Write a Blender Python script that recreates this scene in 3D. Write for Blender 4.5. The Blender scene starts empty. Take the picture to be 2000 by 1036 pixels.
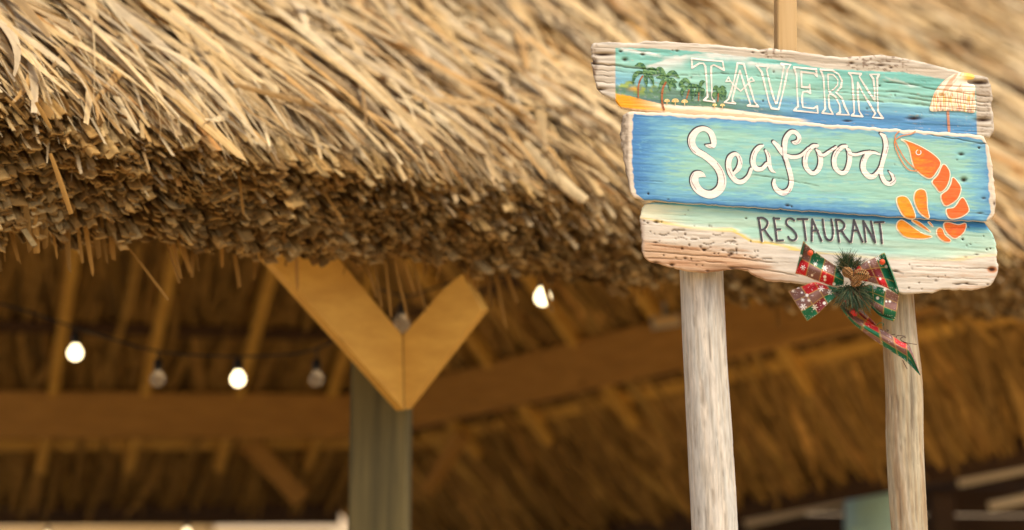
import bpy, math, random
import numpy as np
from mathutils import Vector, Matrix, Quaternion

rng = np.random.default_rng(7)
random.seed(7)
SC = bpy.context.scene
COL = SC.collection

# ------------------------------------------------------------------ camera
PITCH = math.radians(9.0)
EYE = np.array([0.0, 0.0, 1.62])
FPX = 50.0 / 36.0 * 2000.0
FWD = np.array([0.0, math.cos(PITCH), math.sin(PITCH)])
UPV = np.array([0.0, -math.sin(PITCH), math.cos(PITCH)])
RGT = np.array([1.0, 0.0, 0.0])
YS = 2.52                                   # the sign's front face stands on the vertical plane y = YS

cam_d = bpy.data.cameras.new('camera')
cam = bpy.data.objects.new('camera', cam_d)
COL.objects.link(cam)
cam.location = EYE
cam.rotation_euler = (math.pi / 2 + PITCH, 0, 0)
cam_d.lens = 50.0
cam_d.sensor_width = 36.0
cam_d.clip_start = 0.05
cam_d.clip_end = 1000
cam_d.dof.use_dof = True
cam_d.dof.focus_distance = 2.60
cam_d.dof.aperture_fstop = 1.7
SC.camera = cam

# ------------------------------------------------------------------ world, sun, exposure
SUN_EL, SUN_AZ = math.radians(62), math.radians(142)     # azimuth clockwise from +Y
w = bpy.data.worlds.new('World')
SC.world = w
w.use_nodes = True
nt = w.node_tree
bg = nt.nodes['Background']
sky = nt.nodes.new('ShaderNodeTexSky')
sky.sky_type = 'NISHITA'
sky.sun_disc = False
sky.sun_elevation = SUN_EL
sky.sun_rotation = SUN_AZ
sky.air_density = 0.8
sky.dust_density = 6.0
sky.ozone_density = 0.3
nt.links.new(sky.outputs[0], bg.inputs[0])
bg.inputs[1].default_value = 0.15
sl = bpy.data.lights.new('sun', 'SUN')
sl.energy = 1.5
sl.angle = math.radians(14)
sl.color = (1.0, 0.89, 0.71)
so = bpy.data.objects.new('sun', sl)
COL.objects.link(so)
sd = Vector((math.sin(SUN_AZ) * math.cos(SUN_EL), math.cos(SUN_AZ) * math.cos(SUN_EL), math.sin(SUN_EL)))
so.rotation_euler = (-sd).to_track_quat('-Z', 'Y').to_euler()
so.location = (4, -5, 8)
SC.view_settings.view_transform = 'Standard'
SC.view_settings.look = 'None'
SC.view_settings.gamma = 1.0
SC.view_settings.exposure = 0.38
SC.view_settings.use_curve_mapping = False
SC.render.engine = 'CYCLES'
SC.cycles.max_bounces = 8
SC.cycles.diffuse_bounces = 5

# ------------------------------------------------------------------ helpers
def ray(px, py):
    px = np.asarray(px, float); py = np.asarray(py, float)
    return (FWD + ((px - 1000.0) / FPX)[..., None] * RGT + ((518.0 - py) / FPX)[..., None] * UPV)

def P(px, py, d):
    """point at depth d (along the view axis) behind photograph pixel px,py"""
    return EYE + ray(px, py) * np.asarray(d, float)[..., None]

def S(px, py, h):
    """point on the sign: vertical plane y=YS, h metres proud of it"""
    r = ray(px, py)
    k = (YS - np.asarray(h, float)) / r[..., 1]
    return EYE + r * k[..., None]

def project(V):
    d = V - EYE
    z = d @ FWD
    return np.stack([1000 + FPX * (d @ RGT) / z, 518 - FPX * (d @ UPV) / z, z], -1)

def lin(r, g, b):
    c = np.array([r, g, b], float) / 255.0
    return np.where(c <= 0.04045, c / 12.92, ((c + 0.055) / 1.055) ** 2.4)

def origin(o):
    v = np.zeros(3)
    while o is not None:
        v += np.array(o.location); o = o.parent
    return v

def mk(name, V, F, mat, parent=None, col=None, smooth=True, kind=None):
    """one mesh object; V are world coordinates, F a list of (n,k) index arrays"""
    me = bpy.data.meshes.new(name)
    V = np.asarray(V, float).reshape(-1, 3)
    if not isinstance(F, (list, tuple)): F = [F]
    F = [np.asarray(f, np.int64) for f in F if len(f)]
    base = origin(parent) if parent is not None else np.zeros(3)
    me.vertices.add(len(V))
    me.vertices.foreach_set('co', (V - base).astype(np.float32).ravel())
    idx = np.concatenate([f.ravel() for f in F])
    tot = np.concatenate([np.full(len(f), f.shape[1]) for f in F])
    me.loops.add(len(idx))
    me.loops.foreach_set('vertex_index', idx.astype(np.int32))
    me.polygons.add(len(tot))
    me.polygons.foreach_set('loop_start', np.concatenate([[0], np.cumsum(tot)[:-1]]).astype(np.int32))
    me.polygons.foreach_set('loop_total', tot.astype(np.int32))
    me.polygons.foreach_set('use_smooth', np.full(len(tot), smooth))
    if col is not None:
        a = me.color_attributes.new('Col', 'FLOAT_COLOR', 'POINT')
        c = np.ones((len(V), 4), np.float32); c[:, :3] = col
        a.data.foreach_set('color', c.ravel())
    me.update(calc_edges=True)
    me.validate()
    o = bpy.data.objects.new(name, me)
    COL.objects.link(o)
    if mat is not None: me.materials.append(mat)
    if parent is not None: o.parent = parent
    if kind: o['kind'] = kind
    return o

def tag(o, label=None, cat=None, group=None, kind=None):
    if label: o['label'] = label
    if cat: o['category'] = cat
    if group: o['group'] = group
    if kind: o['kind'] = kind
    return o

def empty(name, loc, label, cat, group=None):
    o = bpy.data.objects.new(name, None)
    COL.objects.link(o)
    o.location = tuple(float(v) for v in loc)
    o.empty_display_size = 0.1
    return tag(o, label, cat, group)

class VN:
    """smooth 2-D value noise"""
    def __init__(s, seed): s.t = np.random.default_rng(seed).random((256, 256))
    def __call__(s, x, y):
        x = np.asarray(x, float); y = np.asarray(y, float)
        xi = np.floor(x).astype(int); yi = np.floor(y).astype(int)
        fx = x - xi; fy = y - yi
        fx = fx * fx * (3 - 2 * fx); fy = fy * fy * (3 - 2 * fy)
        g = lambda i, j: s.t[(i) % 256, (j) % 256]
        return (g(xi, yi) * (1 - fx) + g(xi + 1, yi) * fx) * (1 - fy) + (g(xi, yi + 1) * (1 - fx) + g(xi + 1, yi + 1) * fx) * fy
    def fbm(s, x, y, o=4):
        v = 0; a = 0.5; n = 0
        for k in range(o):
            v = v + a * s(x * 2 ** k + 17.3 * k, y * 2 ** k + 5.1 * k); n += a; a *= 0.5
        return v / n

def interp(x, pts):
    p = np.array(pts, float)
    return np.interp(x, p[:, 0], p[:, 1])

def unit(v):
    return v / np.linalg.norm(v, axis=-1, keepdims=True)

def sstep(a, b, x):
    t = np.clip((x - a) / (b - a), 0, 1)
    return t * t * (3 - 2 * t)

def grid_faces(nu, nv, base=0):
    i, j = np.meshgrid(np.arange(nu - 1), np.arange(nv - 1), indexing='ij')
    a = (i * nv + j).ravel() + base
    return np.stack([a, a + nv, a + nv + 1, a + 1], 1)

BOXF = np.array([[0, 1, 2, 3], [7, 6, 5, 4], [0, 4, 5, 1], [1, 5, 6, 2], [2, 6, 7, 3], [3, 7, 4, 0]])

def beam_mesh(a, b, wv, hv, bev=0.006):
    """bevelled bar from a to b with half-size vectors wv, hv (chamfered octagonal section)"""
    a = np.array(a); b = np.array(b)
    lw, lh = np.linalg.norm(wv), np.linalg.norm(hv)
    cw, ch = (lw - bev) / lw, (lh - bev) / lh
    ring = [(1, -ch), (1, ch), (cw, 1), (-cw, 1), (-1, ch), (-1, -ch), (-cw, -1), (cw, -1)]
    n = 9
    V = []
    for k in range(n):
        c = a + (b - a) * k / (n - 1)
        for (x, y) in ring: V.append(c + wv * x + hv * y)
    F = []
    for k in range(n - 1):
        for i in range(8):
            j = (i + 1) % 8
            F.append([k * 8 + i, k * 8 + j, (k + 1) * 8 + j, (k + 1) * 8 + i])
    caps = [list(range(7, -1, -1)), list(range((n - 1) * 8, n * 8))]
    return np.array(V), [np.array(F), np.array(caps)]

def beam(name, a, b, w, h, mat, parent, upv=(0, 0, 1), label=None):
    a = np.array(a, float); b = np.array(b, float)
    d = unit(b - a)
    side = unit(np.cross(d, np.array(upv, float)))
    up = np.cross(side, d)
    V, F = beam_mesh(a, b, side * w / 2, up * h / 2)
    o = mk(name, V, F, mat, parent, smooth=False)
    if label: o['label'] = label
    return o

# ------------------------------------------------------------------ materials
def new_mat(name, rough=0.8):
    m = bpy.data.materials.new(name)
    m.use_nodes = True
    n = m.node_tree.nodes; l = m.node_tree.links
    b = n['Principled BSDF']
    b.inputs['Roughness'].default_value = rough
    b.inputs['Specular IOR Level'].default_value = 0.3
    return m, n, l, b

def attr_mat(name, rough=0.8, var=0.25, nscale=(60, 60, 60), bump=0.0, objrand=0.0, spec=0.3, trans=0.0):
    """colour from the mesh's own colour attribute, broken up by fine noise"""
    m, n, l, b = new_mat(name, rough)
    b.inputs['Specular IOR Level'].default_value = spec
    at = n.new('ShaderNodeAttribute'); at.attribute_name = 'Col'
    tc = n.new('ShaderNodeTexCoord')
    mp = n.new('ShaderNodeMapping'); mp.inputs['Scale'].default_value = nscale
    nz = n.new('ShaderNodeTexNoise'); nz.inputs['Scale'].default_value = 1.0; nz.inputs['Detail'].default_value = 5
    l.new(tc.outputs['Object'], mp.inputs[0]); l.new(mp.outputs[0], nz.inputs['Vector'])
    mr = n.new('ShaderNodeMapRange'); mr.inputs[1].default_value = 0.25; mr.inputs[2].default_value = 0.75
    mr.inputs[3].default_value = 1 - var; mr.inputs[4].default_value = 1 + var
    l.new(nz.outputs['Fac'], mr.inputs[0])
    mul = n.new('ShaderNodeVectorMath'); mul.operation = 'SCALE'
    l.new(at.outputs['Color'], mul.inputs[0]); l.new(mr.outputs[0], mul.inputs['Scale'])
    out = mul.outputs[0]
    if objrand:
        oi = n.new('ShaderNodeObjectInfo')
        m2 = n.new('ShaderNodeMapRange'); m2.inputs[3].default_value = 1 - objrand; m2.inputs[4].default_value = 1 + objrand
        l.new(oi.outputs['Random'], m2.inputs[0])
        mu = n.new('ShaderNodeVectorMath'); mu.operation = 'SCALE'
        l.new(out, mu.inputs[0]); l.new(m2.outputs[0], mu.inputs['Scale']); out = mu.outputs[0]
    l.new(out, b.inputs['Base Color'])
    if bump:
        bp = n.new('ShaderNodeBump'); bp.inputs['Strength'].default_value = bump; bp.inputs['Distance'].default_value = 0.002
        l.new(nz.outputs['Fac'], bp.inputs['Height']); l.new(bp.outputs[0], b.inputs['Normal'])
    return m

def wood_mat(name, c1, c2, scale=(6, 6, 60), rough=0.75, bump=0.3, knots=True):
    """grain stretched along one axis; the scale gives which axis is across the grain"""
    m, n, l, b = new_mat(name, rough)
    tc = n.new('ShaderNodeTexCoord')
    mp = n.new('ShaderNodeMapping'); mp.inputs['Scale'].default_value = scale
    nz = n.new('ShaderNodeTexNoise'); nz.inputs['Scale'].default_value = 1.0; nz.inputs['Detail'].default_value = 7; nz.inputs['Roughness'].default_value = 0.62
    l.new(tc.outputs['Object'], mp.inputs[0]); l.new(mp.outputs[0], nz.inputs['Vector'])
    cr = n.new('ShaderNodeValToRGB')
    cr.color_ramp.elements[0].position = 0.3; cr.color_ramp.elements[1].position = 0.72
    cr.color_ramp.elements[0].color = (*c2, 1); cr.color_ramp.elements[1].color = (*c1, 1)
    l.new(nz.outputs['Fac'], cr.inputs[0])
    out = cr.outputs[0]
    if knots:
        vo = n.new('ShaderNodeTexVoronoi'); vo.inputs['Scale'].default_value = 3.2
        l.new(tc.outputs['Object'], vo.inputs['Vector'])
        k = n.new('ShaderNodeMapRange'); k.inputs[1].default_value = 0.03; k.inputs[2].default_value = 0.075; k.inputs[3].default_value = 0.45; k.inputs[4].default_value = 1.0
        l.new(vo.outputs['Distance'], k.inputs[0])
        mu = n.new('ShaderNodeVectorMath'); mu.operation = 'SCALE'
        l.new(out, mu.inputs[0]); l.new(k.outputs[0], mu.inputs['Scale']); out = mu.outputs[0]
    l.new(out, b.inputs['Base Color'])
    bp = n.new('ShaderNodeBump'); bp.inputs['Strength'].default_value = bump; bp.inputs['Distance'].default_value = 0.003
    l.new(nz.outputs['Fac'], bp.inputs['Height']); l.new(bp.outputs[0], b.inputs['Normal'])
    return m

def plain(name, c, rough=0.6, spec=0.4, emit=0, metal=0):
    m, n, l, b = new_mat(name, rough)
    b.inputs['Specular IOR Level'].default_value = spec
    b.inputs['Metallic'].default_value = metal
    nz = n.new('ShaderNodeTexNoise'); nz.inputs['Scale'].default_value = 35; nz.inputs['Detail'].default_value = 4
    cr = n.new('ShaderNodeValToRGB')
    cr.color_ramp.elements[0].color = (*[v * 0.8 for v in c], 1); cr.color_ramp.elements[1].color = (*[min(1, v * 1.15) for v in c], 1)
    l.new(nz.outputs['Fac'], cr.inputs[0]); l.new(cr.outputs[0], b.inputs['Base Color'])
    if emit:
        b.inputs['Emission Color'].default_value = (1.0, 0.80, 0.45, 1)
        b.inputs['Emission Strength'].default_value = emit
    return m

M_LEAF = attr_mat('dry_palm_leaf', 0.62, 0.22, (35, 35, 35), 0.25, 0.0, 0.35)
M_LEAFP = attr_mat('dry_palm_leaf_single', 0.62, 0.22, (9, 1.6, 1.6), 0.25, 0.22, 0.35)
M_END = attr_mat('cut_leaf_end', 0.85, 0.30, (90, 90, 90), 0.3, 0.0, 0.15)
M_UNDER = attr_mat('thatch_underside', 0.9, 0.30, (14, 14, 14), 0.0, 0.0, 0.1)
M_DECK = wood_mat('thatch_core_or_cover', (0.25, 0.15, 0.045), (0.15, 0.088, 0.026), (20, 20, 20), 0.95, 0.4, False)
M_BRACE = wood_mat('brace_timber', (0.66, 0.39, 0.075), (0.50, 0.27, 0.045), (7, 7, 22), 0.6, 0.12)
M_BEAM = wood_mat('beam_timber', (0.48, 0.25, 0.05), (0.34, 0.17, 0.032), (5, 5, 22), 0.7, 0.2)
M_POST = wood_mat('green_grey_post', (0.19, 0.155, 0.062), (0.07, 0.062, 0.028), (30, 30, 1.6), 0.8, 0.4, False)
M_STICK = wood_mat('pale_pine', (0.66, 0.47, 0.23), (0.52, 0.34, 0.14), (90, 90, 1.5), 0.65, 0.15, False)
M_PAINT = attr_mat('painted_driftwood', 0.62, 0.10, (26, 160, 160), 0.35, 0.0, 0.3)
M_DECAL = attr_mat('brush_paint', 0.55, 0.07, (120, 200, 200), 0.15, 0.0, 0.35)
M_DRIFT = attr_mat('driftwood_pole', 0.85, 0.22, (210, 210, 30), 0.5, 0.0, 0.15)
_n = M_DRIFT.node_tree.nodes; _l = M_DRIFT.node_tree.links
_tc = _n.new('ShaderNodeTexCoord'); _mp = _n.new('ShaderNodeMapping'); _mp.inputs['Scale'].default_value = (330, 330, 16)
_nz = _n.new('ShaderNodeTexNoise'); _nz.inputs['Scale'].default_value = 1.0; _nz.inputs['Detail'].default_value = 6; _nz.inputs['Roughness'].default_value = 0.65
_l.new(_tc.outputs['Object'], _mp.inputs[0]); _l.new(_mp.outputs[0], _nz.inputs['Vector'])
_mr = _n.new('ShaderNodeMapRange'); _mr.inputs[1].default_value = 0.60; _mr.inputs[2].default_value = 0.70; _mr.inputs[3].default_value = 1.0; _mr.inputs[4].default_value = 0.6
_l.new(_nz.outputs['Fac'], _mr.inputs[0])
_mu = _n.new('ShaderNodeVectorMath'); _mu.operation = 'SCALE'
_bs = _n['Principled BSDF']; _src = _bs.inputs['Base Color'].links[0].from_socket
_l.new(_src, _mu.inputs[0]); _l.new(_mr.outputs[0], _mu.inputs['Scale']); _l.new(_mu.outputs[0], _bs.inputs['Base Color'])
M_RIBBON = attr_mat('plaid_ribbon', 0.55, 0.10, (400, 400, 400), 0.3, 0.0, 0.35)
M_NEEDLE = attr_mat('pine_needle', 0.55, 0.2, (90, 90, 90), 0.0, 0.0, 0.3)
M_CONE = attr_mat('pine_cone_scale', 0.75, 0.25, (200, 200, 200), 0.3, 0.0, 0.2)
M_BERRY = plain('berry_red', (0.60, 0.02, 0.02), 0.35)
M_POM = plain('orange_red_bead', (0.75, 0.10, 0.025), 0.6)
M_CABLE = plain('black_cable', (0.012, 0.011, 0.010), 0.6)
M_LIT = plain('lit_bulb', (0.8, 0.7, 0.5), 0.3, 0.4, 3.2)
M_TEAL = plain('teal_plastic', (0.50, 0.76, 0.60), 0.28, 0.5)
M_DARKPLANK = wood_mat('dark_plank', (0.085, 0.042, 0.014), (0.045, 0.022, 0.008), (3, 3, 30), 0.7, 0.3, False)
M_PALE = wood_mat('pale_timber', (0.66, 0.45, 0.20), (0.54, 0.35, 0.14), (4, 4, 40), 0.7, 0.2, False)
M_LEDGE = wood_mat('sunlit_cream_ledge', (0.84, 0.70, 0.46), (0.76, 0.60, 0.36), (4, 4, 40), 0.6, 0.1, False)  # cream lightened to carry sunshine that the roof keeps off the ledges
M_LAMP = plain('grey_lamp_metal', (0.28, 0.29, 0.24), 0.5)

mg, n, l, b = new_mat('clear_bulb_glass', 0.08)
b.inputs['Base Color'].default_value = (0.86, 0.82, 0.72, 1)
b.inputs['Transmission Weight'].default_value = 0.75
b.inputs['IOR'].default_value = 1.25
M_GLASS = mg

msand, n, l, b = new_mat('sand', 0.95)
nz = n.new('ShaderNodeTexNoise'); nz.inputs['Scale'].default_value = 3.0; nz.inputs['Detail'].default_value = 8
tc = n.new('ShaderNodeTexCoord'); l.new(tc.outputs['Object'], nz.inputs['Vector'])
cr = n.new('ShaderNodeValToRGB')
cr.color_ramp.elements[0].color = (0.42, 0.30, 0.16, 1); cr.color_ramp.elements[1].color = (0.58, 0.43, 0.25, 1)
l.new(nz.outputs['Fac'], cr.inputs[0]); l.new(cr.outputs[0], b.inputs['Base Color'])
bp = n.new('ShaderNodeBump'); bp.inputs['Strength'].default_value = 0.5
l.new(nz.outputs['Fac'], bp.inputs['Height']); l.new(bp.outputs[0], b.inputs['Normal'])

# ------------------------------------------------------------------ the ground
g = 400.0
ground = mk('ground', [[-g, -g, 0], [g, -g, 0], [g, g, 0], [-g, g, 0]], [[[0, 1, 2, 3]]], msand, smooth=False, kind='structure')

# ================================================================== the thatched hut
E0 = P(200, 262, 2.90)                       # two points of the eave's upper edge
E1 = P(1900, 492, 5.20)
AL = unit(E1 - E0)                           # along the eave
OUT = unit(np.array([AL[1], -AL[0], 0.0]))   # outwards, towards the viewer
SLOPE = math.radians(40)
FALL = unit(OUT * math.cos(SLOPE) - np.array([0, 0, 1.0]) * math.sin(SLOPE))
FALL = unit(FALL - AL * (FALL @ AL))
RN = np.cross(AL, -FALL); RN = unit(RN)
if RN[2] < 0: RN = -RN
hut = empty('thatched_hut', [E0[0] - 0.5, E0[1] + 1.2, 0.0], 'large open hut with a thick thatched roof of dried palm leaves behind the sign', 'hut')

nA = VN(11); nB = VN(12); nC = VN(13)

def roof(t, u, h):
    t = np.asarray(t, float)[..., None]; u = np.asarray(u, float)[..., None]; h = np.asarray(h, float)[..., None]
    return E0 + AL * t - FALL * u + RN * h

def T_of(t):
    return np.interp(t, [-1.5, 0, 0.5, 1.2, 2.0, 3.5, 8], [0.36, 0.315, 0.28, 0.275, 0.285, 0.30, 0.30]) * (0.9 + 0.25 * nB(np.asarray(t) * 3.0, np.asarray(t) * 0 + 3.3))

def u_lip(t):
    return np.interp(t, [-1.3, -0.45, -0.2, 0.05, 0.35], [0.26, 0.17, 0.10, 0.03, 0.0])

def strands(root, d, nrm, L, W, bend, arch, fold, twist, tipw, nseg, c0, c1):
    """N folded leaf strips; returns V (N*(nseg+1)*3), faces, colours"""
    N = len(root)
    s = np.linspace(0, 1, nseg + 1)[None, :, None]
    d = unit(d)
    side = unit(np.cross(d, nrm)); nr = np.cross(side, d)
    L_ = L[:, None, None]; W_ = W[:, None, None]
    ctr = root[:, None, :] + d[:, None, :] * L_ * s + side[:, None, :] * (bend[:, None, None] * s ** 2) + nr[:, None, :] * (arch[:, None, None] * (4 * s * (1 - s)))
    wp = W_ * (0.55 + 0.45 * np.sin(np.pi * np.clip(s * 0.9 + 0.15, 0, 1))) * (1 - (1 - tipw[:, None, None]) * s ** 2.5)
    th = twist[:, None, None] * (s - 0.4)
    sd = side[:, None, :] * np.cos(th) + nr[:, None, :] * np.sin(th)
    nn = -side[:, None, :] * np.sin(th) + nr[:, None, :] * np.cos(th)
    Lft = ctr - sd * wp * 0.5
    Rgt = ctr + sd * wp * 0.5
    Mid = ctr + nn * wp * fold[:, None, None]
    V = np.stack([Lft, Mid, Rgt], 2).reshape(-1, 3)
    k = np.arange(nseg)[None, :, None] * 3 + np.arange(2)[None, None, :]
    a = (np.arange(N)[:, None, None] * (nseg + 1) * 3 + k).reshape(-1)
    F = np.stack([a, a + 3, a + 4, a + 1], 1)
    ss = s.repeat(3, 1)[:, :, 0].reshape(1, -1, 1)
    ss = np.repeat(np.linspace(0, 1, nseg + 1), 3)[None, :, None]
    C = c0[:, None, :] * (1 - ss) + c1[:, None, :] * ss
    edge = np.tile(np.array([1.02, 0.84, 0.95]), nseg + 1)[None, :, None]
    return V, F, (C * edge).reshape(-1, 3)

TONES = np.array([[0.62, 0.47, 0.27], [0.55, 0.39, 0.19], [0.57, 0.35, 0.13], [0.66, 0.54, 0.36], [0.48, 0.34, 0.18], [0.37, 0.24, 0.10], [0.52, 0.42, 0.29], [0.55, 0.29, 0.085], [0.26, 0.16, 0.06]])
TP = np.array([0.24, 0.17, 0.11, 0.17, 0.09, 0.07, 0.10, 0.035, 0.025])
def tones(N):
    i = rng.choice(len(TONES), N, p=TP / TP.sum())
    return TONES[i] * np.array([0.95, 0.90, 0.73]) * rng.uniform(0.85, 1.12, (N, 1))

def fall_dirs(t, u, jit):
    """leaf direction on the roof: fall line, swung by clumps and by chance"""
    ang = (nA.fbm(t * 3.0 + 9, u * 2.6, 2) - 0.5) * 1.15 + rng.normal(0, 1, len(t)) * jit
    return FALL[None] * np.cos(ang)[:, None] + AL[None] * np.sin(ang)[:, None]

def roof_batch(N, trange, urange, Lr, Wr, hr, nseg, jit=0.14, tip=0.06):
    t = rng.uniform(*trange, N); u = rng.uniform(*urange, N)
    L = rng.uniform(*Lr, N); W = rng.uniform(*Wr, N) ** 1.0
    d = fall_dirs(t, u, jit)
    lift = rng.normal(0.0, 0.035, N)
    d = d + RN[None] * lift[:, None]
    h = rng.uniform(*hr, N)
    fits = u < np.interp(t, [-2, 0, 4, 7, 12], [3.0, 3.3, 4.6, 7.5, 11.0])
    root = roof(t, u, h)
    # keep the tips from running past the eave
    over = L - (u - u_lip(t) + rng.uniform(-0.02, 0.05, N) + (nC(t * 9, t * 0) - 0.5) * 0.08)
    root = root - FALL[None] * np.clip(over, 0, None)[:, None]
    pr = project(root + d * (L * 0.5)[:, None])
    ok = fits & (pr[:, 0] > -420) & (pr[:, 0] < 2450) & (pr[:, 1] > -420) & (pr[:, 1] < 720) & (pr[:, 2] > 1.5)
    a = dict(root=root, d=d, nrm=np.tile(RN, (N, 1)) + rng.normal(0, 0.22, (N, 3)), L=L, W=W, bend=rng.normal(0, 0.048, N) * L, arch=rng.normal(0.014, 0.02, N),
             fold=rng.uniform(-0.05, 0.32, N), twist=rng.normal(0, 0.95, N), tipw=np.clip(rng.normal(0.45, 0.32, N), 0.06, 1.0))
    c0 = tones(N)
    c1 = c0 * rng.uniform(0.8, 1.12, (N, 1))
    a['c0'] = c0; a['c1'] = c1
    return {k: v[ok] for k, v in a.items()}, nseg

Vs, Fs, Cs = [], [], []
off = 0
for args in [
    (4400, (-1.2, 2.2), (-0.02, 1.6), (0.42, 1.05), (0.011, 0.034), (-0.11, 0.022), 8, 0.20),
    (3000, (-1.2, 2.4), (-0.02, 1.5), (0.2, 0.7), (0.0015, 0.0045), (-0.03, 0.034), 8, 0.22),
    (3900, (1.6, 5.0), (-0.02, 3.0), (0.5, 1.15), (0.020, 0.062), (-0.13, 0.045), 7, 0.21),
    (5600, (4.2, 19.0), (-0.02, 9.5), (0.6, 1.3), (0.030, 0.085), (-0.11, 0.06), 6, 0.17),
    (1800, (-1.2, 4.2), (1.2, 4.2), (0.4, 0.9), (0.012, 0.040), (-0.09, 0.03), 7, 0.15),
]:
    a, ns = roof_batch(*args)
    V, F, C = strands(nseg=ns, **a)
    Vs.append(V); Fs.append(F + off); Cs.append(C); off += len(V)
mk('thatch', np.concatenate(Vs), [np.concatenate(Fs)], M_LEAF, hut, np.concatenate(Cs), kind='stuff')

# the leaves that show largest: each one a part, sharing a score of leaf meshes
def leaf_variant(i):
    N = 1
    o = np.zeros((1, 3))
    c = tones(1)
    V, F, C = strands(o, np.array([[1.0, 0, 0]]), np.array([[0, 0, 1.0]]), np.array([1.0]), np.array([1.0]), rng.normal(0, 2.2, 1), rng.normal(0.5, 0.8, 1),
                      rng.uniform(0.02, 0.32, 1), rng.normal(0, 1.3, 1), np.clip(rng.normal(0.5, 0.3, 1), 0.1, 1), 10, c, c * rng.uniform(0.82, 1.1))
    me_o = mk('palm_leaf', V, [F], M_LEAFP, None, C)
    me = me_o.data
    bpy.data.objects.remove(me_o)
    return me
VAR = [leaf_variant(i) for i in range(28)]
def cut_variant(i, tint=None):
    c = np.array([[0.32, 0.17, 0.04]]) * rng.uniform(0.5, 1.2) if tint is None else tones(1) * np.array([tint])
    V, F, C = strands(np.zeros((1, 3)), np.array([[1.0, 0, 0]]), np.array([[0, 0, 1.0]]), np.array([1.0]), np.array([1.0]), rng.normal(0, 0.25, 1), rng.normal(0.0, 0.3, 1),
                      rng.uniform(0.1, 0.3, 1), rng.normal(0, 0.25, 1), rng.uniform(1.1, 1.9, 1), 5, c, c)
    V = V.copy(); V[-3:, 0] += rng.normal(0, 0.03, 3)
    me_o = mk('hanging_leaf', V, [F], M_END if tint is None else M_LEAFP, None, C); me = me_o.data
    bpy.data.objects.remove(me_o)
    return me
CUT = [cut_variant(i) for i in range(12)]
BLADE = [cut_variant(i, (0.95, 0.92, 0.85)) for i in range(8)]
def place_leaf(root, d, nrm, L, W, me, name='palm_leaf'):
    d = unit(np.asarray(d)); side = unit(np.cross(d, nrm)); nr = np.cross(side, d)
    o = bpy.data.objects.new(name, me)
    COL.objects.link(o)
    o.parent = hut
    r = np.asarray(root) - origin(hut)
    m = Matrix(((d[0] * L, -side[0] * W, nr[0] * W, r[0]), (d[1] * L, -side[1] * W, nr[1] * W, r[1]), (d[2] * L, -side[2] * W, nr[2] * W, r[2]), (0, 0, 0, 1)))
    o.matrix_basis = m
    return o
NP = 250
t = rng.uniform(-0.62, 2.0, NP); u = rng.uniform(0.0, 0.95, NP)
d = fall_dirs(t, u, 0.24) + RN[None] * rng.normal(0.01, 0.04, NP)[:, None]
for i in range(NP):
    L = rng.uniform(0.30, 0.68); W = rng.uniform(0.012, 0.033)
    if i % 12 == 0: W *= 1.7
    uu = max(u[i] + L * 0.5, L - rng.uniform(-0.015, 0.05) + float(u_lip(t[i])))
    place_leaf(roof(t[i], uu, rng.uniform(0.012, 0.045)), d[i], RN + rng.normal(0, 0.25, 3), L, W, VAR[i % len(VAR)])
# a few leaves that stand out one by one: a broad orange blade up the slope, a pale one lying across the others
def leaf_px(p0, p1, d0, d1, W, v, lift=0.0, name='palm_leaf'):
    a = P(np.float64(p0[0]), np.float64(p0[1]), d0); b = P(np.float64(p1[0]), np.float64(p1[1]), d1)
    nr = -unit(0.5 * (a + b) - EYE) + 0.3 * RN
    return place_leaf(a + RN * lift, b - a, nr, np.linalg.norm(b - a), W, v, name)
def on_roof(px, py):
    r = ray(np.float64(px), np.float64(py)); k = ((E0 - EYE) @ RN) / (r @ RN)
    return k
for (p0, p1, W, h) in [((300, -40), (525, 215), 0.055, 0.05), ((355, -30), (545, 205), 0.05, 0.05), ((420, -20), (660, 165), 0.040, 0.05), ((320, 60), (500, 200), 0.032, 0.055),
                       ((785, 236), (1015, 252), 0.026, 0.07), ((440, 210), (660, 265), 0.022, 0.06), ((540, 120), (690, 300), 0.024, 0.05),
                       ((830, 70), (930, 170), 0.03, 0.06), ((1010, 310), (1130, 430), 0.05, 0.05), ((270, 180), (450, 345), 0.022, 0.05), ((330, 215), (460, 350), 0.02, 0.05)]:
    leaf_px(p0, p1, on_roof(*p0), on_roof(*p1), W * 0.62, BLADE[rng.integers(len(BLADE))], h)

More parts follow.
